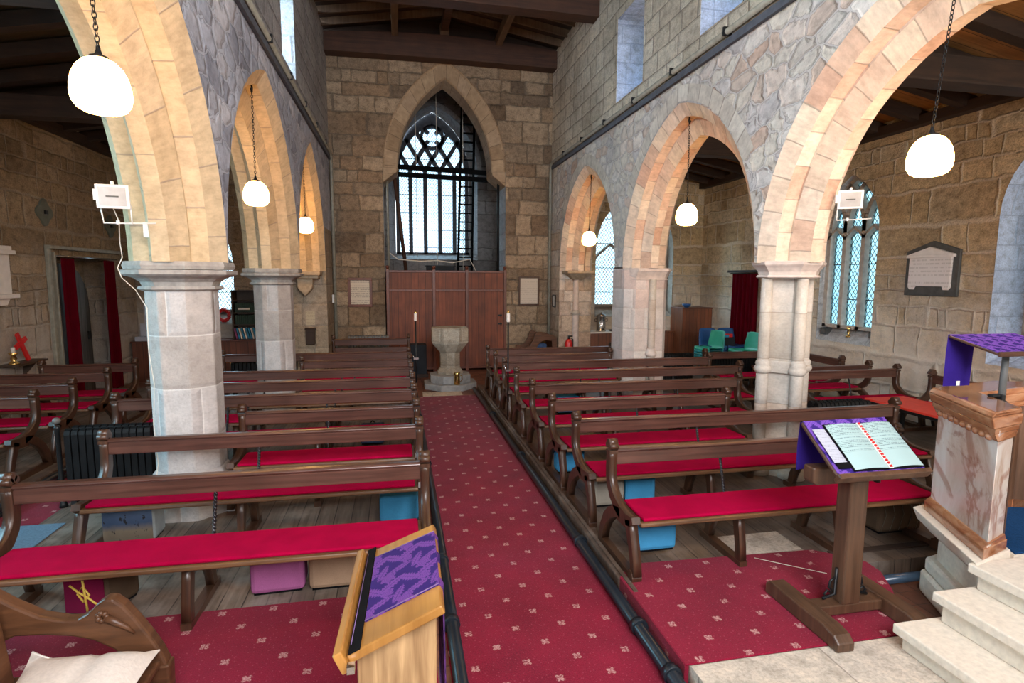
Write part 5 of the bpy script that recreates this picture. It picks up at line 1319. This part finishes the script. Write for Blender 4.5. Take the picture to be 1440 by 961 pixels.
b = MB(); q = BM @ Vector((.10, .328, .018)); b.box(q.x, q.x + .025, q.y - .002, q.y + .001, q.z - .34, q.z - .31); b.build('label_tag', M['paper'], t)

# ------------------------------------------------------------------ right aisle
t = thing('low_table', 'low table with bright red top and black edge, beyond the pulpit', 'table', (6.62, 6.1, .06))
b = MB(); b.box(-.32, .32, -.72, .42, .50, .53); b.build('red_top', M['redtable'], t, bevel=.006)
b = MB(); b.box(-.325, .325, -.725, .425, .465, .50); b.build('edge', M['black'], t)
for sx in (-.29, .29):
    for sy in (-.68, .38): b = MB(); b.box(sx - .02, sx + .02, sy - .02, sy + .02, 0, .47); b.build('leg', M['black'], t)
t = thing('wall_memorial', 'white marble wall tablet with gabled dark slate backing, right wall', 'memorial', (RX - .003, 6.92, 1.98)); t.rotation_euler = (0, 0, -PI / 2)
b = MB(); b.prism([(-.42, 0), (.42, 0), (.42, .66), (.0, .80), (-.42, .66)], -.04, 0, 'y'); b.build('slate_backing', M['slate'], t, bevel=.006)
b = MB(); b.prism([(-.33, .13), (-.30, .09), (-.24, .09), (-.22, .14), (.22, .14), (.24, .09), (.30, .09), (.33, .13), (.33, .56), (-.33, .56)], -.08, -.04, 'y'); b.build('tablet', M['inscr'], t, bevel=.004)
b = MB(); b.box(-.37, .37, -.10, -.04, .56, .60); b.prism([(-.37, .60), (.37, .60), (0, .71)], -.095, -.04, 'y'); b.build('pediment', M['marblew'], t, bevel=.004)
b = MB(); b.box(-.25, .25, -.05, -.04, .02, .13); b.build('apron', M['slate'], t)
def curtain(name, x, y0, y1, z0, z1, label, axis='y', folds=7, amp=.035, m=None):
    b = MB(); n = folds * 8; P = []
    for k in range(n + 1):
        f = k / n; y = y0 + (y1 - y0) * f; w = amp * math.sin(f * folds * 2 * PI) + amp * .4 * math.sin(f * folds * 4.7)
        P.append([(x + w * .5, y, z1), (x + w, y + .01 * math.sin(k), (z0 + z1) / 2), (x + w * 1.15, y, z0)])
    b.grid(P, None, True); return tag(b.build(name, m or M['curtain']), label, 'curtain')
curtain('door_curtain', RX - .06, 10.93, 11.90, .08, 2.34, 'dark crimson curtain hanging on the right aisle wall left of the column')
t = thing('curtain_pelmet', 'slim dark pelmet over the crimson curtain in the right aisle', 'pelmet', (RX - .003, 11.4, 2.36)); b = MB(); b.box(-.14, 0, -.55, .58, 0, .05); b.build('board', M['roofwood'], t); b = MB(); b.tube([(-.09, -.5, -.02), (-.09, .53, -.02)], .012, 8); b.build('rod', M['roofwood'], t)
b = MB(); b.box(5.85, 6.87, 13.15, 13.385, 0, .86); b.box(5.82, 6.87, 13.10, 13.39, .86, .89); tag(b.build('low_panelling', M['panel'], bevel=.004), 'low brown matchboard panelling under the far right aisle window', 'panelling')
t = thing('panelled_cupboard', 'tall brown matchboard cupboard in the corner of the right aisle', 'cupboard', (7.28, 13.07, 0)); b = MB(); b.box(-.40, .40, -.30, .31, 0, 1.47); b.build('carcass', M['panel'], t, bevel=.004); b = MB(); b.box(-.42, .41, -.33, .31, 1.47, 1.50); b.build('cupboard_top', M['screenframe'], t, bevel=.004)
t = thing('blue_bowl', 'small blue bowl on top of the tall brown cupboard', 'bowl', (7.05, 12.9, 1.50)); b = MB(); b.lathe([(.05, 0), (.10, .05), (.11, .09), (.10, .09), (.04, .02)], (0, 0, 0), 16); b.build('bowl', M['blueplastic'], t)
t = thing('serving_counter', 'brown panelled counter with white top carrying the urn', 'counter', (5.0, 13.05, 0)); b = MB(); b.box(-.52, .60, -.28, .33, 0, .90); b.build('carcass', M['panel'], t); b = MB(); b.box(-.53, .62, -.31, .34, .90, .93); b.build('worktop', M['white'], t, bevel=.004)
t = thing('tea_urn', 'steel tea urn on the panelled counter below the leaded window', 'urn', (4.83, 12.95, .93)); b = MB(); b.lathe([(.12, 0), (.12, .02), (.11, .03), (.115, .36), (.12, .37), (.11, .40), (.03, .43), (.02, .46)], (0, 0, 0), 24); b.build('body', M['steel'], t)
b = MB(); b.tube([(0, -.11, .07), (0, -.17, .07), (0, -.17, .04)], .012, 8); b.build('tap', M['black'], t)
for s in (-1, 1): b = MB(); b.tube([(s * .11, 0, .30), (s * .16, 0, .30), (s * .16, 0, .24), (s * .115, 0, .24)], .008, 6); b.build('handle', M['black'], t)
t = thing('tray', 'black tray on the counter beside the tea urn', 'tray', (5.2, 12.95, .93)); b = MB(); b.lathe([(.14, 0), (.17, .03), (.16, .03), (.13, .01)], (0, 0, 0), 20); b.build('dish', M['black'], t)
t = thing('fire_extinguisher', 'red fire extinguisher at the foot of the far right arch', 'extinguisher', (3.80, 12.25, .14)); b = MB(); b.lathe([(.075, .12), (.085, .14), (.085, .60), (.06, .67), (.03, .69)], (0, 0, 0), 20); b.build('cylinder', M['red'], t)
b = MB(); b.lathe([(.02, .69), (.025, .74)], (0, 0, 0), 10); b.box(-.02, .09, -.012, .012, .74, .77); b.build('valve_head', M['black'], t); b = MB(); b.tube([(.02, 0, .72), (.10, 0, .68), (.105, 0, .3)], .011, 6); b.build('hose', M['black'], t); b = MB(); b.box(-.1, .1, -.1, .1, -.14, .12); b.build('stand', M['roofwood'], t)
# carved seat against the west wall
t = thing('carved_seat', 'old dark carved seat end standing by the right corner of the west wall', 'seat', (3.20, 12.85, 0))
for y in (-.28, .28):
    b = MB(); b.prism([(.40, 0), (.40, .84), (.30, .90), (.02, .93), (-.06, .97), (-.12, .93), (-.16, .78), (-.24, .66), (-.36, .60), (-.44, .62), (-.46, .56), (-.38, .50), (-.22, .52), (-.10, .58), (-.02, .70), (.10, .78), (.28, .76), (.30, .40), (.12, .30), (-.16, .28), (-.22, 0), (-.12, 0), (-.08, .18), (.26, .20), (.30, 0)], y - .035, y + .035, 'y'); b.build('scrolled_end', M['stallwood'], t, bevel=.008)
b = MB(); b.box(-.2, .34, -.25, .25, .40, .44); b.build('seat', M['stallwood'], t); b = MB(); b.box(.30, .37, -.25, .25, .40, .84); b.build('back', M['stallwood'], t)
t = thing('folded_blue_cloth', 'blue cloth heaped on the old carved seat', 'cloth', (3.25, 12.82, .441)); b = MB(); b.box(-.2, .18, -.15, .15, 0, .13); b.box(-.12, .16, -.12, .14, .13, .24); b.build('heap', M['bluebag'], t, bevel=.04)
# plastic chairs
def chair_shell():
    b = MB(); n = 12; P = []
    prof = [(-.22, .40), (-.215, .435), (-.12, .435), (0, .42), (.12, .42), (.18, .44), (.205, .50), (.225, .60), (.25, .70), (.27, .79), (.275, .815)]
    for k in range(n + 1):
        u = k / n * 2 - 1; row = []
        for i, (y, z) in enumerate(prof):
            f = i / (len(prof) - 1); w = .225 - .025 * max(0, f - .5) * 2; e = abs(u) ** 3
            row.append((u * w, y - (.03 * e if f > .5 else 0), z + (.03 * e if .05 < f < .5 else 0) - (.04 * abs(u) ** 6 if f > .9 else 0)))
        P.append(row)
    b.grid(P, None, True); return b
CH = {}
for k in ('green', 'teal', 'blueplastic'): CH[k] = chair_shell().mesh('shell', M[k])
b = MB()
for s in (-1, 1): b.tube([(s * .21, -.22, 0), (s * .17, -.17, .40), (s * .17, .14, .40), (s * .20, .24, 0)], .011, 7)
CH['legs'] = b.mesh('leg_frame', M['radgrey'])
def chair(kind, loc, rz, label, legs=True, group=None):
    t = thing('plastic_chair', label, 'chair', loc, rz, group); s_ = obj_of('shell', CH[kind], t); m_ = s_.modifiers.new('t', 'SOLIDIFY'); m_.thickness = .006
    if legs: obj_of('leg_frame', CH['legs'], t)
    return t
sx, sy = 6.62, 11.05
for k, (kind, lab) in enumerate((('teal', 'lowest teal plastic chair of the stack by the cupboard'), ('teal', 'second teal plastic chair from the bottom of the stack'), ('teal', 'third teal plastic chair up the stack by the cupboard'), ('teal', 'teal plastic chair just under the green one in the stack'), ('green', 'green plastic chair on top of the stack by the cupboard'))):
    chair(kind, (sx, sy, .06 + k * .055), PI * .5 * -1 + .25, lab)
for k in range(5):
    top = k == 4
    chair('blueplastic', (6.92, 11.42, .06 + k * .055), .05, 'left blue plastic chair by the crimson curtain, holding a black crate' if top else 'blue plastic chair low in the stack under the black crate', True, None if top else 'lower blue chairs under the crate')
    chair('blueplastic', (7.38, 11.42, .06 + k * .055), .05, 'right blue plastic chair in front of the crimson curtain' if top else 'blue plastic chair low in the right blue stack', True, None if top else 'lower blue chairs of the right stack')
for k in range(5):
    top = k == 4
    chair('green', (7.14, 10.56, .06 + k * .055), -PI / 2 + .1, 'green plastic chair seen side-on beside the clustered column' if top else 'green plastic chair low in the side-on stack', True, None if top else 'lower green chairs of the side-on stack')
t = thing('black_crate', 'black crate of papers resting on the blue plastic chairs', 'crate', (7.14, 11.33, .722)); b = MB(); b.box(-.20, .20, -.12, .12, 0, .20); b.build('crate_body', M['blackcloth'], t, bevel=.01)
b = MB(); b.box(-.16, .06, -.1, .1, .20, .25); b.build('papers', M['k_sky'], t); b = MB(); b.box(.0, .16, -.08, .08, .20, .27); b.build('red_folder', M['red'], t)
# window sill things
t = thing('sill_box', 'small dark box on the right window sill behind the column', 'box', (7.80, 9.06, 1.20)); b = MB(); b.box(-.06, .06, -.07, .07, 0, .12); b.build('box_body', M['slate'], t); b = MB(); b.box(-.065, -.06, -.04, .04, .03, .09); b.build('face', M['radgrey'], t)
t = thing('sill_vase', 'small brass vase in the middle of the right window sill', 'vase', (7.80, 8.52, 1.20)); b = MB(); b.lathe([(.05, 0), (.05, .015), (.015, .04), (.03, .09), (.02, .13), (.05, .18), (.045, .18)], (0, 0, 0), 14); b.build('body', M['brass'], t)
t = thing('sill_picture', 'little framed card leaning at the right end of the window sill', 'card', (7.82, 8.05, 1.20)); b = MB(); b.box(-.01, .01, -.05, .05, 0, .15); b.build('card', M['radgrey'], t)

# ------------------------------------------------------------------ left aisle
t = struct(bpy.data.objects.new('door_1', None)); COL.objects.link(t); t.location = (LX - .12, 10.85, 0); t.rotation_euler = (0, 0, .05)
b = MB(); b.prism([(0, 0), (.95, 0), (.95, 1.55), (.93, 1.80), (.84, 2.05), (.66, 2.26), (.42, 2.38), (.0, 2.42)], -.03, .03, 'x'); M['olddoor'] = wood('old_grey_door', (.030, .030, .030), (.10, .10, .095), (1.2, 18), .6, .2, (.01, .01, .01), .3, axis=1); b.build('door_leaf', M['olddoor'], t)
b = MB(); b.tube([(.05, .98 * math.cos(a), 0) for a in (0,)] + [(.05, .93, 1.2)], .01, 5) if False else None
b.prism([(.80, 1.05), (.90, 1.05), (.90, 1.2), (.80, 1.2)], .03, .05, 'x'); b.build('door_handle', M['black'], t)
curtain('door_curtain', LX + .06, 10.62, 11.02, .03, 2.50, 'crimson curtain on the left side of the arched door, left aisle', folds=4)
curtain('door_curtain', LX + .06, 12.00, 12.42, .03, 2.50, 'crimson curtain on the right side of the arched door, left aisle', folds=4)
b = MB(); b.tube([(LX + .07, 10.5, 2.53), (LX + .07, 12.5, 2.53)], .014, 8); tag(b.build('curtain_rod', M['steel']), 'pale metal curtain rod over the arched door in the left aisle', 'rod')
b = MB(); b.box(LX + .002, LX + .06, 10.30, 10.38, 0, 2.66); b.box(LX + .002, LX + .06, 10.46, 10.50, 0, 2.60); b.box(LX + .002, LX + .10, 10.30, 12.75, 2.64, 2.70); struct(b.build('trim_door_frame', M['galv'], bevel=.01))
def pattress(y, z, lab):
    t = thing('tie_plate', lab, 'tie plate', (LX + .004, y, z)); b = MB(); pts = []
    for k in range(40):
        a = 2 * PI * k / 40; r = .19 + .028 * math.cos(4 * a); pts.append((r * math.cos(a), r * math.sin(a)))
    b.prism(pts, 0, .03, 'x'); b.build('plate', M['plate'], t, bevel=.005); b = MB(); b.prism([(-.03, -.03), (.03, -.03), (.03, .03), (-.03, .03)], .03, .06, 'x'); b.build('bolt', M['black'], t)
pattress(10.36, 3.21, 'left grey iron tie plate high on the left aisle wall'); pattress(12.45, 3.17, 'right grey iron tie plate on the left aisle wall, above the door')
t = thing('wall_memorial', 'white marble memorial cut by the left edge of the photo', 'memorial', (LX + .003, 9.12, 1.83)); b = MB(); b.box(0, .06, -.30, .24, .12, .68); b.build('tablet', M['marblew'], t, bevel=.008)
b = MB(); b.box(0, .12, -.34, .29, .68, .74); b.box(0, .09, -.32, .26, .74, .80); b.build('cornice', M['marblew'], t, bevel=.008); b = MB(); b.box(0, .12, -.34, .30, .06, .12); b.prism([(-.25, .06), (.18, .06), (.1, -.04), (-.17, -.04)], 0, .07, 'x'); b.build('ledge', M['marblew'], t, bevel=.008)
t = thing('wall_shelf', 'small dark bracket shelf on the left aisle wall', 'shelf', (LX + .003, 9.38, .93)); b = MB(); b.box(0, .24, -.34, .34, 0, .03); b.build('shelf_board', M['shelfwood'], t); b = MB(); b.prism([(0, 0), (.20, 0), (0, -.22)], .16, .19, 'y') if False else b.box(0, .03, .15, .19, -.22, 0); b.prism([(.0, 0), (.18, 0), (.0, -.20)], .155, .185, 'y'); b.build('bracket', M['shelfwood'], t)
t = thing('red_cross', 'red painted cross leaning on the small bracket shelf', 'cross', (LX + .10, 9.52, .96)); t.rotation_euler = (.42, -.05, 0)
b = MB(); b.box(-.012, .012, -.035, .035, 0, .46); b.build('upright', M['red'], t); b = MB(); b.box(-.013, .013, -.14, .14, .27, .335); b.build('crosspiece', M['red'], t)
t = thing('brass_candlestick', 'brass candlestick on the bracket shelf below the red cross', 'candlestick', (LX + .14, 9.12, .96)); b = MB(); b.lathe([(.07, 0), (.06, .02), (.025, .05), (.04, .08), (.025, .12), (.06, .16), (.05, .165)], (0, 0, 0), 16); b.build('stick', M['brass'], t); b = MB(); b.lathe([(.025, .165), (.025, .24)], (0, 0, 0), 10); b.build('candle', M['pillow'], t)
# cupboards, bookcase and books on the left aisle west wall
t = thing('panelled_cupboard', 'long brown panelled cupboard along the west wall of the left aisle', 'cupboard', (-4.15, 13.13, 0)); b = MB(); b.box(-1.28, 1.25, -.25, .255, 0, .83); b.build('carcass', M['panel_l'], t); b = MB(); b.box(-1.30, 1.28, -.29, .26, .83, .86); b.build('worktop', M['screenframe'], t, bevel=.004)
t = thing('bookcase', 'dark bookcase on the panelled cupboard beside the leaded window', 'bookcase', (-3.20, 13.20, .86))
b = MB(); b.box(-.33, -.30, -.15, .18, 0, 1.06); b.box(.30, .33, -.15, .18, 0, 1.06); b.box(-.33, .33, .16, .18, 0, 1.06); b.build('case', M['shelfwood'], t)
for z in (.30, .56, .82, 1.04): b = MB(); b.box(-.30, .30, -.15, .17, z, z + .02); b.build('shelf', M['shelfwood'], t)
bk = MB(); bk.box(0, .038, -.10, .08, 0, .2); bme = bk.mesh('book', M['bookdark'])
for row, z in ((0, 1.18), (1, 1.44)):
    for k in range(13):
        o = obj_of('book', bme); o.location = (-3.475 + k * .0425, 13.20, .86 + z - .86 + .002 + (0 if True else 0)); o.location.z = (.86 + .32 if row == 0 else .86 + .58) + .001
        tag(o, 'green hymn book in the %s packed row of the bookcase' % ('lower' if row == 0 else 'upper'), 'book', 'green books on the %s shelf' % ('lower' if row == 0 else 'upper'))
bk2 = MB(); bk2.box(0, .03, -.11, .09, 0, .24); lme = {k: bk2.mesh('book', M[k]) for k in ('k_sky', 'paper', 'k_purple')}
for k in range(9):
    c_ = ('k_purple', 'k_sky', 'paper', 'k_sky', 'paper', 'k_sky', 'k_sky', 'paper', 'k_sky')[k]
    o = obj_of('book', lme[c_]); o.location = (-3.46 + k * .048, 13.17, .862); o.rotation_euler = (0, -.22, 0)
    tag(o, {'k_purple': 'mauve book at the left end of the leaning row on the cupboard', 'k_sky': 'pale blue book in the leaning row on the cupboard', 'paper': 'white book in the leaning row on the cupboard'}[c_], 'book', None if c_ == 'k_purple' else ('pale blue leaning books' if c_ == 'k_sky' else 'white leaning books'))
b = MB(); b.box(-3.40, -3.16, 13.03, 13.045, 1.50, 1.54); tag(b.build('shelf_label', M['paper']), 'white strip label across the green books in the bookcase', 'label')
t = thing('poppy_wreath', 'red poppy wreath on the sill of the left leaded window', 'wreath', (-3.80, 13.46, 1.20)); b = MB()
for k in range(14):
    a = 2 * PI * k / 14; b.ball((.11 * math.cos(a), -.02 + .02 * (k % 2), .16 + .12 * math.sin(a)), .042, 8, 6)
b.build('poppies', M['red'], t)
b = MB(); b.box(-5.36, -4.96, 13.36, 13.39, 1.02, 1.60); b.box(-5.44, -5.02, 13.33, 13.36, .90, 1.20); tag(b.build('wall_leaflets', M['pagew']), 'cluster of white notice sheets on the wall left of the pillar', 'notice')
b = MB(); b.box(-5.40, -5.05, 12.95, 13.15, .861, .95); tag(b.build('leaflet_stack', M['pagew'], bevel=.004), 'stack of white leaflets on the long panelled cupboard', 'paper')
t = thing('wooden_stool', 'small round wooden stool with pale legs, left of the farther pillar', 'stool', (-3.30, 11.7, 0)); b = MB(); b.lathe([(.15, .56), (.16, .575), (.16, .60), (.14, .61)], (0, 0, 0), 20); b.build('seat', M['oak'], t)
for s in (-1, 1):
    for q in (-1, 1): b = MB(); b.tube([(s * .10, q * .10, .57), (s * .15, q * .15, 0)], .014, 7); b.build('leg', M['paleoak'], t)
# ------------------------------------------------------------------ camera, sky, fill lights
cam = bpy.data.cameras.new('camera'); co = bpy.data.objects.new('camera', cam); COL.objects.link(co)
r_ = Vector((.98027454, -.19757994, .00489832)); u_ = Vector((.01748834, .11140024, .99362173)); f_ = Vector((.1968654, .97393642, -.11265816))
co.matrix_world = Matrix(((r_.x, u_.x, -f_.x, 0), (r_.y, u_.y, -f_.y, 0), (r_.z, u_.z, -f_.z, 2.21382), (0, 0, 0, 1)))
cam.sensor_fit = 'HORIZONTAL'; cam.sensor_width = 36; cam.lens = 36 * 789.712 / 1440; cam.clip_start = .05; cam.clip_end = 200
S.camera = co
W = bpy.data.worlds.new('sky'); S.world = W; W.use_nodes = True
nt = W.node_tree; bg = nt.nodes['Background']; bg.inputs[0].default_value = (.80, .91, 1.0, 1)
# overcast sky, brighter towards the south (left) where the sun stands behind thin cloud
tc = nt.nodes.new('ShaderNodeTexCoord'); dt = nt.nodes.new('ShaderNodeVectorMath'); dt.operation = 'DOT_PRODUCT'
nt.links.new(tc.outputs['Generated'], dt.inputs[0]); dt.inputs[1].default_value = Vector((-.85, -.1, .5)).normalized()
mr = nt.nodes.new('ShaderNodeMapRange'); mr.interpolation_type = 'SMOOTHSTEP'; nt.links.new(dt.outputs['Value'], mr.inputs[0])
for k, v in ((1, .0), (2, 1.0), (3, 1.6), (4, 32.0)): mr.inputs[k].default_value = v
d2 = nt.nodes.new('ShaderNodeVectorMath'); d2.operation = 'DOT_PRODUCT'; nt.links.new(tc.outputs['Generated'], d2.inputs[0]); d2.inputs[1].default_value = Vector((0, 1, .25)).normalized()
m2 = nt.nodes.new('ShaderNodeMapRange'); m2.interpolation_type = 'SMOOTHSTEP'; nt.links.new(d2.outputs['Value'], m2.inputs[0])
for k, v in ((1, .25), (2, 1.0), (3, .0), (4, 2.2)): m2.inputs[k].default_value = v
ad = nt.nodes.new('ShaderNodeMath'); nt.links.new(mr.outputs[0], ad.inputs[0]); nt.links.new(m2.outputs[0], ad.inputs[1]); nt.links.new(ad.outputs[0], bg.inputs[1])
def area(name, loc, target, sx, sy, e, col):
    l = bpy.data.lights.new(name, 'AREA'); l.shape = 'RECTANGLE'; l.size = sx; l.size_y = sy; l.energy = e; l.color = col
    o = bpy.data.objects.new(name, l); COL.objects.link(o); o.location = loc
    o.rotation_euler = (Vector(target) - Vector(loc)).to_track_quat('-Z', 'Y').to_euler(); return o
area('chancel_fill_light', (1.1, -1.9, 3.9), (1.1, 9, 2.4), 3.2, 3.6, 800, (.98, .97, 1))  # fill light added behind the camera to brighten the nave
area('aisle_fill_light_left', (-3.9, -1.9, 2.6), (-3.6, 8, 1.5), 1.6, 2.2, 110, (.96, .97, 1))  # added unseen fill for the left aisle
area('aisle_fill_light_right', (6.0, -1.9, 2.6), (6.2, 8, 1.8), 1.6, 2.2, 240, (1, .94, .86))  # warmer fill light, added out of view to lift the right aisle
S.view_settings.view_transform = 'Standard'; S.view_settings.look = 'None'; S.view_settings.exposure = 0.22; S.view_settings.gamma = 1.03
S.cycles.use_denoising = True
S.cycles.max_bounces = 6; S.cycles.diffuse_bounces = 4; S.cycles.transparent_max_bounces = 8
S.cycles.sample_clamp_indirect = 6
